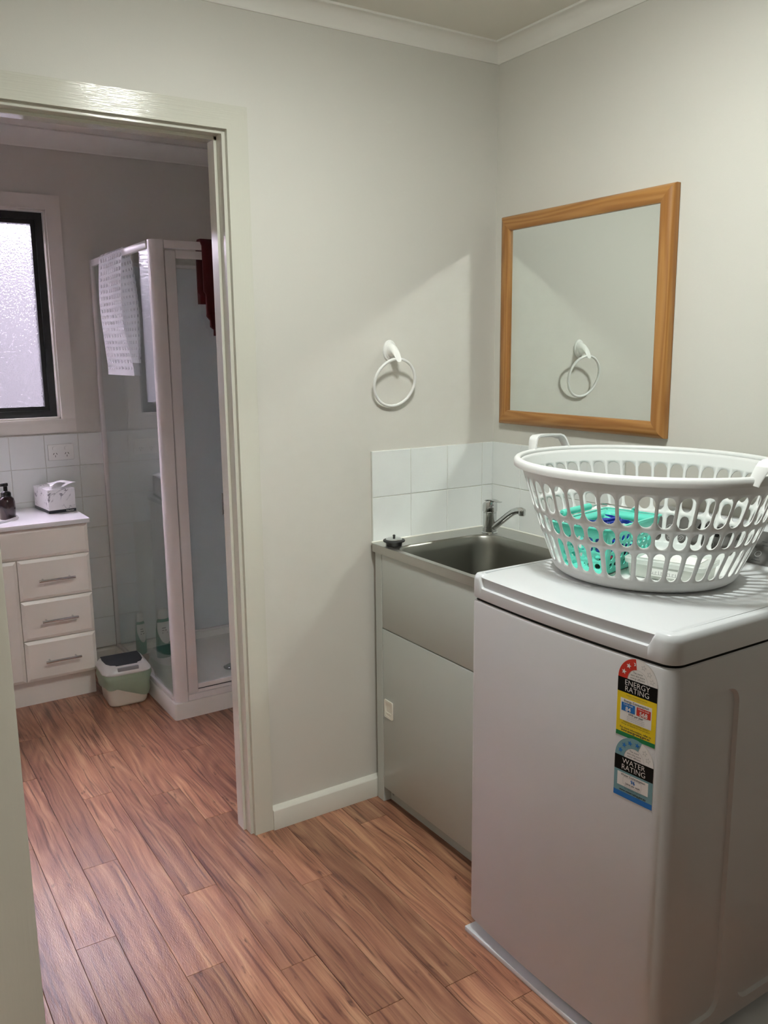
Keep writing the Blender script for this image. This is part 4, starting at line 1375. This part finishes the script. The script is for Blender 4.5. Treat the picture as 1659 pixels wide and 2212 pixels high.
for i in range(4):
    o = kpeg if i == 0 else copy_tree(kpeg)
    place_peg(o, -0.055 + 0.042 * i, -0.03 + 0.012 * (i % 2), 0.016 + 0.001 * i, 0.2 * i - 0.3, 0.03)
place_peg(rpeg, -0.045, -0.036, 0.028, 0.15, 0.05)
place_peg(gpeg, -0.066, -0.012, 0.014, 1.3, 0.05)

# clear container in the basket
ct = thing('storage_container', 'shallow clear plastic container with frosted lid lying in the laundry basket', 'container', (-0.366, -1.075, BZ), math.atan2(-0.175, 0.055))
bm = B()
cl, cw = 0.092, 0.056
loft(bm, [[(x, y, z) for x, y in rrect(-cl + i, cl - i, -cw + i, cw - i, 0.016, 5)] for z, i in ((0.0, 0.010), (0.002, 0.007), (0.036, 0.003))], True, False)
finish('tub', bm, 'clear_box', ct, local=True, solid=(0.0012, -1))
bm = B()
loft(bm, [[(x, y, z) for x, y in rrect(-cl + i, cl - i, -cw + i, cw - i, 0.016, 5)] for z, i in ((0.033, -0.001), (0.043, -0.002), (0.0455, 0.0), (0.0455, 0.006), (0.043, 0.009))], False, True)
finish('lid', bm, 'clear_lid', ct, local=True)
bm = B()
loft(bm, [[(x, y, z) for x, y in rrect(-cl + 0.012, cl - 0.012, -cw + 0.012, cw - 0.012, 0.012, 4)] for z in (0.003, 0.018)])
finish('contents', bm, 'paper_white', ct, local=True)
bm = B()
f = lambda u, v: (u, -cw + 0.0018 - 0.06 * (0.036 - v) * -1 * 0 - 0.0002 + (0.036 - v) * 0.10 - 0.0012, v)
rect2(bm, -0.03, 0.045, 0.010, 0.028, f, 0)
g = lambda u, v: (u, f(u, v)[1] - 0.0003, v)
for u0, u1, v in ((-0.026, 0.040, 0.0135), (-0.02, -0.0185, 0.0), (0, 0, 0)):
    if u1 > u0 and v: rect2(bm, u0, u1, v, v + 0.0008, g, 1)
for k in range(9):
    u = -0.022 + 0.0065 * k + rnd.uniform(-0.001, 0.001)
    rect2(bm, u, u + 0.001, 0.0135, 0.0135 + rnd.uniform(0.004, 0.010), g, 1)
    if k % 2: rect2(bm, u, u + 0.0045, 0.0135 + 0.006, 0.0145 + 0.006, g, 1)
finish('label', bm, ['paper_white', 'ink_grey'], ct, local=True)['label'] = 'white label with hand-written marks'
bm = B()
box(bm, -0.062, 0.07, -0.036, 0.034, 0.0436, 0.0446)
for k, v in enumerate((-0.026, -0.019, -0.009)): rect2(bm, -0.05, 0.055 - 0.02 * k, v, v + 0.0007, lambda a, b: (a, b, 0.0448), 1)
finish('paper_note', bm, ['paper_white', 'ink_grey'], ct, local=True)['label'] = 'white paper note lying on the lid'

# ------------------------------------------------------------------ bathroom vanity
VX1, VX0, VF = -1.073, -1.97, 1.43
van = thing('bathroom_vanity', 'cream bathroom vanity with three drawers and white moulded basin top under window', 'vanity', (-1.52, 1.64, 0))
bm = B(); box(bm, VX0, VX1 + 0.001, VF + 0.0185, 1.8505, 0.116, 0.79, 0.001, 1); finish('carcass', bm, 'vanity_cream', van)
def front(name, x0, x1, z0, z1, parent=van):
    bm = B(); e = 0.014
    rs = [[(x, y, z) for x, z in lp] for y, lp in ((VF + 0.018, [(x0, z0), (x1, z0), (x1, z1), (x0, z1)]), (VF + 0.008, [(x0, z0), (x1, z0), (x1, z1), (x0, z1)]), (VF + 0.006, [(x0 + .002, z0 + .002), (x1 - .002, z0 + .002), (x1 - .002, z1 - .002), (x0 + .002, z1 - .002)]), (VF, [(x0 + e, z0 + e), (x1 - e, z0 + e), (x1 - e, z1 - e), (x0 + e, z1 - e)]))]
    loft(bm, rs); return finish(name, bm, 'vanity_cream', parent, angle=15)
front('false_front', VX0, VX1, 0.660, 0.789)
for z0, z1 in ((0.480, 0.6575), (0.3025, 0.4775), (0.120, 0.300)):
    dr = front('drawer', -1.3695, VX1, z0, z1)
    zc_ = (z0 + z1) / 2 - 0.003
    bm = B(); tube(bm, [(-1.294, VF - 0.030, zc_), (-1.146, VF - 0.030, zc_)], 0.0055, 12)
    for x in (-1.275, -1.165): cyl(bm, (x, VF - 0.030, zc_), (x, VF + 0.0006, zc_), 0.0042, n=10)
    finish('handle', bm, 'chrome', dr)['label'] = 'brushed metal bar handle'
front('door', -1.669, -1.3725, 0.120, 0.6575)
front('door', VX0, -1.672, 0.120, 0.6575)
bm = B(); box(bm, VX0 + 0.01, VX1 - 0.004, 1.478, 1.50, 0.0, 0.116); box(bm, VX1 - 0.020, VX1 - 0.004, 1.5002, 1.85, 0.0, 0.116); finish('kickboard', bm, 'vanity_cream', van)
bm = B()
bcx, bcy, BT = -1.55, 1.63, 0.812
nn = 44
hole = [(bcx + 0.235 * math.cos(2 * PI * i / nn), bcy + 0.165 * math.sin(2 * PI * i / nn)) for i in range(nn)]
lo = plate(bm, rrect(VX0 - 0.005, -1.066, 1.4105, 1.8495, 0.006, 3), [hole], lambda u, v: (u, v, BT))
ot = rrect(VX0 - 0.005, -1.066, 1.4105, 1.8495, 0.006, 3)
prev = lo[0]
for z, d in ((BT - 0.003, 0.0012), (BT - 0.018, 0.0012), (BT - 0.018, -0.03)):
    r_ = ring(bm, [(x + (d if x > -1.5 else -d), y + (d if y > 1.6 else -d) * (1 if y < 1.6 else 0), z) for x, y in ot]); bridge(bm, prev, r_); prev = r_
prev = lo[1]
for s_, z in ((0.985, 0.006), (0.95, 0.0095), (0.91, 0.006), (0.86, -0.02), (0.72, -0.075), (0.45, -0.105), (0.1, -0.11)):
    r_ = ring(bm, [(bcx + 0.235 * s_ * math.cos(2 * PI * i / nn), bcy + 0.165 * s_ * math.sin(2 * PI * i / nn), BT + z) for i in range(nn)]); bridge(bm, prev, r_); prev = r_
cap(bm, prev)
finish('basin_top', bm, 'vanity_top', van, angle=40)

# foam soap bottle
sb = (-1.362, 1.602, BT + 0.0003)
so = thing('soap_bottle', 'dark amber foaming soap bottle with black pump beside the basin', 'soap bottle', sb)
bm = B(); lathe(bm, [(0.030, 0), (0.0335, 0.003), (0.034, 0.06), (0.0335, 0.075), (0.030, 0.088), (0.022, 0.097), (0.017, 0.100)], sb, 28); finish('bottle', bm, 'amber', so, angle=50)
bm = B(); lathe(bm, [(0.0195, 0.098), (0.0205, 0.100), (0.0205, 0.113), (0.018, 0.117), (0.012, 0.120), (0.0085, 0.122), (0.0085, 0.142), (0.0115, 0.143), (0.012, 0.152), (0.010, 0.156), (0.004, 0.157)], sb, 24)
tube(bm, [(sb[0], sb[1], sb[2] + 0.149), (sb[0] - 0.02, sb[1] - 0.006, sb[2] + 0.150), (sb[0] - 0.034, sb[1] - 0.010, sb[2] + 0.147)], [0.0085, 0.007, 0.005], 12)
finish('pump', bm, 'black_plastic', so, angle=50)

# tissue box
tb = thing('tissue_box', 'white marbled tissue box with dark base band on vanity top', 'tissue box', (-1.1405, 1.722, BT + 0.0003), math.radians(6))
bm = B()
w2, d2, hh = 0.0595, 0.100, 0.105
box(bm, -w2, w2, -d2, d2, 0.0125, hh, 0.0012, 1)
bxo = finish('carton', bm, 'marble_card', tb, local=True)
bm = B(); box(bm, -w2 - 0.0004, w2 + 0.0004, -d2 - 0.0004, d2 + 0.0004, 0.0, 0.0128, 0.0005, 1); finish('base_band', bm, 'box_band', tb, local=True)
bm = B(); add_text(bm, 'Kleenex', 0.0105, 0.033, 0.0030, lambda u, v: (u, -d2 - 0.0008, v), 0, 0.0002)
finish('print', bm, 'lab_white', tb, local=True)
def sheet(cx, cy_, ang, lean, hgt, wid):
    b = B(); rs = []
    for j in range(7):
        t = j / 6
        row = []
        for i in range(9):
            s = i / 8 - 0.5
            x = s * wid * (0.45 + 0.9 * t)
            y = lean * t * t * hgt + 0.006 * math.sin(s * 9 + t * 3)
            z = hgt * (t - 0.42 * t ** 3) + 0.006 * math.sin(s * 7 + 2 * t) * t
            p = Matrix.Rotation(ang, 3, 'Z') @ Vector((x, y, 0))
            row.append((cx + p.x, cy_ + p.y, hh + 0.0005 + z))
        rs.append(row)
    loft(b, rs, False, False, closed=False)
    return b
finish('tissue', sheet(-0.004, -0.045, 0.3, -0.9, 0.040, 0.085), 'tissue', tb, local=True, angle=80)
finish('tissue', sheet(0.012, -0.035, 2.6, -1.3, 0.034, 0.10), 'tissue', tb, local=True, angle=80)

# double power outlet
PO = (-1.071, 1.852, 1.058)
po = thing('power_outlet', 'white double power outlet on the bathroom tiles above tissue box', 'power outlet', PO)
bm = B(); box(bm, PO[0] - 0.0575, PO[0] + 0.0575, PO[1] - 0.0095, PO[1] - 0.0004, PO[2] - 0.037, PO[2] + 0.037, 0.0025, 2); finish('faceplate', bm, 'white_plastic', po)
for k in (-1, 1):
    bm = B(); rr = [(PO[0] + k * 0.027 + p[0], p[1] + PO[2] + 0.019) for p in rrect(-0.0095, 0.0095, -0.009, 0.009, 0.006, 4)]
    loft(bm, [[(x, y, z) for x, z in rr] for y in (PO[1] - 0.0092, PO[1] - 0.0135)]); finish('switch', bm, 'white_plastic', po)
    bm = B()
    for a, cx_, cz_ in ((0.5, -0.0065, -0.006), (-0.5, 0.0065, -0.006), (0, 0, -0.0175)):
        M_ = Matrix.Translation((PO[0] + k * 0.026 + cx_, PO[1] - 0.0099, PO[2] + cz_)) @ Matrix.Rotation(a, 4, 'Y')
        box(bm, -0.0011, 0.0011, -0.0003, 0.0003, -0.0045, 0.0045, rot=M_)
    finish('socket_slot', bm, 'slot_black', po)

# bin with green bag
bn = thing('waste_bin', 'small cream bin with grey lid, dark flap and green bag liner', 'bin', (-0.993, 1.318, 0), math.radians(-3))
BW, BD = 0.084, 0.086
bm = B()
loft(bm, [[(x, y, z) for x, y in rrect(-BW + i, BW - i, -BD + i, BD - i, 0.034 - i * 0.3, 6)] for z, i in ((0.0, 0.014), (0.003, 0.007), (0.012, 0.002), (0.02, 0.0), (0.16, -0.010))])
finish('tub', bm, 'bin_cream', bn, local=True, angle=50)
bm = B()
na_ = 7 * 4
lpb = lambda e: rrect(-BW - e, BW + e, -BD - e, BD + e, 0.040, 6)
rings = []
for j, (z, e) in enumerate(((0.072, 0.0085), (0.085, 0.012), (0.105, 0.015), (0.125, 0.018), (0.145, 0.019), (0.163, 0.016))):
    rr = []
    for i, (x, y) in enumerate(lpb(e)):
        a = math.atan2(y, x)
        zz = z + (0.020 * math.sin(a * 2 + 0.6) + 0.009 * math.sin(a * 3 + 1) + 0.004 * math.sin(a * 9)) * (1 - j / 5)
        wv = 0.003 * math.sin(a * 7 + j * 1.3) + 0.002 * math.sin(a * 13 - j * 2)
        rr.append((x * (1 + wv / 0.1), y * (1 + wv / 0.1), zz))
    rings.append(rr)
loft(bm, rings, False, False); finish('bag_liner', bm, 'bin_bag', bn, local=True, angle=70)['label'] = 'pale green plastic bag folded over the bin edge'
bm = B()
loft(bm, [[(x, y, z) for x, y in rrect(-BW - e, BW + e, -BD - e, BD + e, r_, 6)] for z, e, r_ in ((0.158, 0.019, .045), (0.162, 0.021, .045), (0.170, 0.018, .045), (0.186, 0.008, .04), (0.192, 0.002, .036), (0.1935, -0.006, .033))])
finish('lid', bm, 'bin_lid', bn, local=True, angle=60)
bm = B()
fl = [(-0.080, 0.076), (-0.083, 0.03), (-0.078, -0.030), (-0.064, -0.056), (-0.046, -0.064), (-0.044, -0.088), (0.046, -0.088), (0.048, -0.064), (0.066, -0.056), (0.078, -0.030), (0.083, 0.03), (0.080, 0.076)]
loft(bm, [[(x, y, z - (0.004 if y < -0.07 else 0)) for x, y in fl] for z in (0.190, 0.1955)])
finish('flap', bm, 'bin_flap', bn, local=True)['label'] = 'dark grey flip flap'
bm = B(); box(bm, -0.044, 0.046, -0.1015, -0.0882, 0.172, 0.190, 0.003, 2); finish('latch', bm, 'bin_latch', bn, local=True)

bn.scale = (1, 1, 0.955)

# ------------------------------------------------------------------ shower
sh = thing('shower_enclosure', 'white framed corner shower with clear glass panels and raised base', 'shower', (-0.44, 1.41, 0))
SX, SY, SB = -0.886, 0.962, 0.070
bm = B()
tr_o, tr_i = rrect(SX, -0.002, SY, 1.858, 0.012, 4), rrect(SX + 0.085, -0.05, SY + 0.085, 1.81, 0.05, 4)
a = ring(bm, [(x, y, 0.0) for x, y in tr_o]); b = ring(bm, [(x, y, SB - 0.006) for x, y in tr_o]); b2 = ring(bm, [(x + (0.003 if x < -0.4 else -0.003), y + (0.003 if y < 1.4 else -0.003), SB) for x, y in tr_o])
c_ = ring(bm, [(x, y, SB - 0.002) for x, y in tr_i]); d_ = ring(bm, [(x * 0.97 - 0.013, y * 0.97 + 0.042, SB - 0.030) for x, y in tr_i])
bridge(bm, a, b); bridge(bm, b, b2); bridge(bm, b2, c_); bridge(bm, c_, d_); cap(bm, d_); cap(bm, a)
finish('base_tray', bm, 'shower_tray', sh, angle=40)
bm = B(); lathe(bm, [(0.045, 0), (0.045, 0.003), (0.036, 0.006), (0.034, 0.008), (0.010, 0.010)], (-0.478, 1.318, SB - 0.030), 28); 
dr_ = finish('drain', bm, 'chrome', sh); dr_['label'] = 'round metal drain cover'
bm = B(); box(bm, -0.876, -0.012, 1.848, 1.8575, SB, 1.925, 0.001, 1); box(bm, -0.012, -0.002, 0.99, 1.848, SB, 1.925, 0.001, 1); finish('wall_liner', bm, 'shower_liner', sh)
bm = B(); box(bm, -0.876, -0.012, 1.842, 1.848, 1.912, 1.930, 0.002, 1); finish('liner_trim', bm, 'shower_white', sh)
bm = B(); box(bm, -0.018, -0.012, 0.99, 1.842, 1.912, 1.930, 0.002, 1); finish('liner_trim', bm, 'shower_white', sh)
bm = B(); box(bm, -0.80, -0.014, 1.826, 1.848, SB - 0.03, SB + 0.006, 0.006, 2); finish('liner_trim', bm, 'shower_white', sh)
# frame
bm = B(); box(bm, -0.880, -0.860, 1.825, 1.8475, SB, 1.932, 0.002); finish('wall_channel', bm, 'shower_white', sh)
bm = B(); loft(bm, [[(x, y, z) for x, y in ([(-0.874, 0.99), (-0.866, 0.978), (-0.852, 0.972)] + [(-0.824, 0.972), (-0.822, 0.976), (-0.822, 1.0), (-0.836, 1.016), (-0.870, 1.016), (-0.874, 1.012)])] for z in (SB, 1.933)]); finish('corner_post', bm, 'shower_white', sh)
bm = B(); box(bm, -0.878, -0.862, 1.0165, 1.8245, 1.903, 1.932, 0.002); finish('side_top_rail', bm, 'shower_white', sh)
bm = B(); box(bm, -0.878, -0.862, 1.0165, 1.8245, SB, SB + 0.018, 0.002); finish('side_bottom_rail', bm, 'shower_white', sh)
bm = B(); box(bm, -0.8215, -0.010, 0.974, 1.006, 1.9025, 1.932, 0.002); finish('front_top_rail', bm, 'shower_white', sh)
bm = B(); box(bm, -0.8215, -0.010, 0.972, 1.012, SB, SB + 0.026, 0.004); box(bm, -0.8215, -0.010, 0.982, 1.004, SB + 0.026, SB + 0.040, 0.002); finish('front_bottom_rail', bm, 'shower_white', sh)
bm = B(); box(bm, -0.871, -0.867, 1.014, 1.828, SB + 0.012, 1.908); finish('side_glass', bm, 'shower_glass', sh)
sd = finish('door', (lambda b: (box(b, -0.8185, -0.775, 0.976, 0.994, SB + 0.030, 1.895, 0.005, 3), b)[1])(B()), 'shower_white', sh)
bm = B(); box(bm, -0.7745, -0.03, 0.980, 0.992, 1.866, 1.897, 0.002); finish('door_rail', bm, 'shower_white', sd)
bm = B(); box(bm, -0.7745, -0.03, 0.980, 0.992, SB + 0.044, SB + 0.064, 0.002); finish('door_rail', bm, 'shower_white', sd)
bm = B(); box(bm, -0.03, -0.012, 0.976, 0.994, SB + 0.030, 1.897, 0.003); finish('door_stile', bm, 'shower_white', sd)
bm = B(); box(bm, -0.776, -0.028, 0.984, 0.988, SB + 0.060, 1.870); finish('door_glass', bm, 'shower_glass', sd)
bm = B(); box(bm, -0.7745, -0.03, 0.9795, 0.984, SB + 0.0415, SB + 0.0438); finish('door_seal', bm, 'black_rubber', sd)

# bottles in the shower
def bottle(loc, rot, h, wd, dp, body, capm, name, label, pump):
    o = thing(name, label, 'bottle', loc, rot)
    bm = B()
    secs = ((0, 0.86), (0.004, 0.98), (0.05 * h / 0.2, 1.0), (0.55 * h, 0.94), (0.76 * h, 0.78), (0.80 * h, 0.60))
    loft(bm, [[(wd * s * math.cos(2 * PI * i / 24), dp * s * math.sin(2 * PI * i / 24), z) for i in range(24)] for z, s in secs])
    finish('body', bm, body, o, local=True, angle=60)
    bm = B()
    lathe(bm, [(wd * 0.58, 0.80 * h), (wd * 0.60, 0.82 * h), (wd * 0.56, 0.99 * h), (wd * 0.5, h)], (0, 0, 0), 24, 1, dp / wd * 1.1)
    finish('cap', bm, capm, o, local=True)
    # printed white label on the front
    bm = B()
    f = lambda u, v: (u, -(dp + 0.0006) * math.sqrt(max(0, 1 - (u / (wd * 1.01)) ** 2)) , v)
    zs = [0.30 * h + 0.45 * h * j / 10 for j in range(11)]
    rows2 = []
    for z in zs:
        t = (z - 0.30 * h) / (0.45 * h)
        a0 = -wd * 0.30 * t + wd * 0.05
        hw_ = wd * (0.25 + 0.95 * math.sqrt(max(0, 1 - (1 - t) ** 2)))
        rows2.append([f(max(-wd * 0.9, min(wd * 0.9, a0 - hw_ * 0.7 + hw_ * 1.4 * i / 8)), z) for i in range(9)])
    loft(bm, rows2, False, False, closed=False)
    for k in range(3): rect2(bm, -wd * 0.45, wd * (0.0 + 0.12 * k), 0.62 * h - 0.012 * k, 0.62 * h - 0.012 * k + 0.004, lambda u, v: (u, f(u, v)[1] - 0.001, v), 1)
    finish('label', bm, ['shampoo_white', 'ink_dark'], o, local=True)
    return o
bottle((-0.806, 1.665, SB - 0.0012), 0.3, 0.205, 0.028, 0.019, 'shampoo_teal', 'shampoo_white', 'shampoo_bottle', 'slim teal and white bottle standing in the shower by the side glass', False)
bottle((-0.700, 1.640, SB - 0.0297), 0.1, 0.245, 0.042, 0.026, 'shampoo_dark', 'shampoo_white', 'shampoo_bottle', 'larger dark green pump bottle standing in the shower behind the corner post', True)

# bath mat hung over the side rail
mt = B()
nc = 9
y0m, wm_ = 1.30, 0.365
zt_ = 1.9345
def mat_pt(s, v):
    """s 0..1 across, v metres along, 0 at the rail, positive outside"""
    if abs(v) < 0.018:
        a = v / 0.018 * PI / 2
        x, z = -0.870 - 0.0115 * math.sin(a), zt_ - 0.006 + 0.0085 * math.cos(a)
    else:
        d = abs(v) - 0.018
        sg = 1 if v > 0 else -1
        bow = 0.014 * math.sin(min(1, d / 0.5) * PI) + 0.004 * math.sin(s * 6 + d * 9)
        x, z = -0.870 - sg * (0.0135 + max(0.0, bow)), zt_ - 0.006 - d
    sway = -0.085 * max(0, abs(v) - 0.05) if v > 0 else -0.19 * max(0, abs(v) - 0.02)
    pinch = 1 - 0.10 * math.sin(min(1, abs(v) / 0.35) * PI * 0.5)
    if v > 0.35: pinch = 0.90 + 0.18 * (v - 0.35) / 0.18
    y = y0m + wm_ / 2 + (s - 0.5) * wm_ * pinch + sway
    return (x, y, z)
cell = 0.027
v0, v1 = -0.46, 0.52
nr = int(round((v1 - v0) / cell))
v1 = v0 + nr * cell
for r_ in range(nr):
    for c_ in range(nc + 1):
        vc = v0 + (r_ + 0.5) * cell
        if c_ == nc:      # plain edge strip
            for k in range(2):
                a = [((0.955), vc - cell / 2), ((1.0), vc - cell / 2), ((1.0), vc + cell / 2), ((0.955), vc + cell / 2)]
            mt.faces.new([mt.verts.new(mat_pt(*q)) for q in a]); continue
        ds = 0.955 / nc
        sc_c = ds * (c_ + 0.5)
        outer = [(1, 0), (1, 1), (0, 1), (-1, 1), (-1, 0), (-1, -1), (0, -1), (1, -1)]
        rad = 0.52 if r_ % 2 == 0 else 0.44
        inner = [(rad * 1.1 * math.cos(PI / 4 * i), rad * math.sin(PI / 4 * i)) for i in range(8)]
        P = lambda q: mat_pt(sc_c + q[0] * ds / 2, vc + q[1] * cell / 2)
        bridge(mt, ring(mt, [P(q) for q in outer]), ring(mt, [P(q) for q in inner]))
        # raised suction cup rim around each hole
        def up(p): return (p[0] - 0.004 * (1 if vc > 0 else -1), p[1], p[2])
        o1 = ring(mt, [P((q[0] * 1.02, q[1] * 1.02)) for q in inner]); o2 = ring(mt, [up(P((q[0] * 1.45, q[1] * 1.45))) for q in inner])
        bridge(mt, o1, o2)
for v in (v0, v1):
    sgn = 1 if v > 0 else -1
    a = [mt.verts.new(mat_pt(i / 8, v)) for i in range(9)]; b = [mt.verts.new(mat_pt(i / 8, v + sgn * 0.018)) for i in range(9)]
    for i in range(8): mt.faces.new((a[i], a[i + 1], b[i + 1], b[i]))
tag(finish('bath_mat', mt, 'mat_clear', merge=1e-4, angle=60), 'clear rubber bath mat with holes hung over the shower side rail', 'bath mat')

# dark red towel over the shower door rail
bm = B()
def tw_pt(i, v):
    x0 = -0.676; 
    if v > 0.20: x0 = -0.668
    if v > 0.30: x0 = -0.654
    if v > 0.335: x0 = -0.640
    x = x0 + (-0.52 - x0) * i / 8
    d = 0.010 + 0.004 * math.sin(i * 1.7 + v * 8)
    return x, d
rings = []
for v in (0.24, 0.12, 0.02): rings.append([(tw_pt(i, v * 0.8)[0], 1.010 + tw_pt(i, v)[1], 1.938 - v) for i in range(9)])
rings.append([(tw_pt(i, 0)[0], 1.004, 1.9395) for i in range(9)])
rings.append([(tw_pt(i, 0)[0], 0.976, 1.9395) for i in range(9)])
for v in (0.02, 0.10, 0.195, 0.205, 0.29, 0.305, 0.33, 0.34, 0.365): rings.append([(tw_pt(i, v)[0], 0.968 - tw_pt(i, v)[1], 1.938 - v) for i in range(9)])
loft(bm, rings, False, False, closed=False)
tag(finish('towel', bm, 'red_towel', angle=60, solid=(0.010, 0)), 'dark red towel hung over the shower door top rail', 'towel')
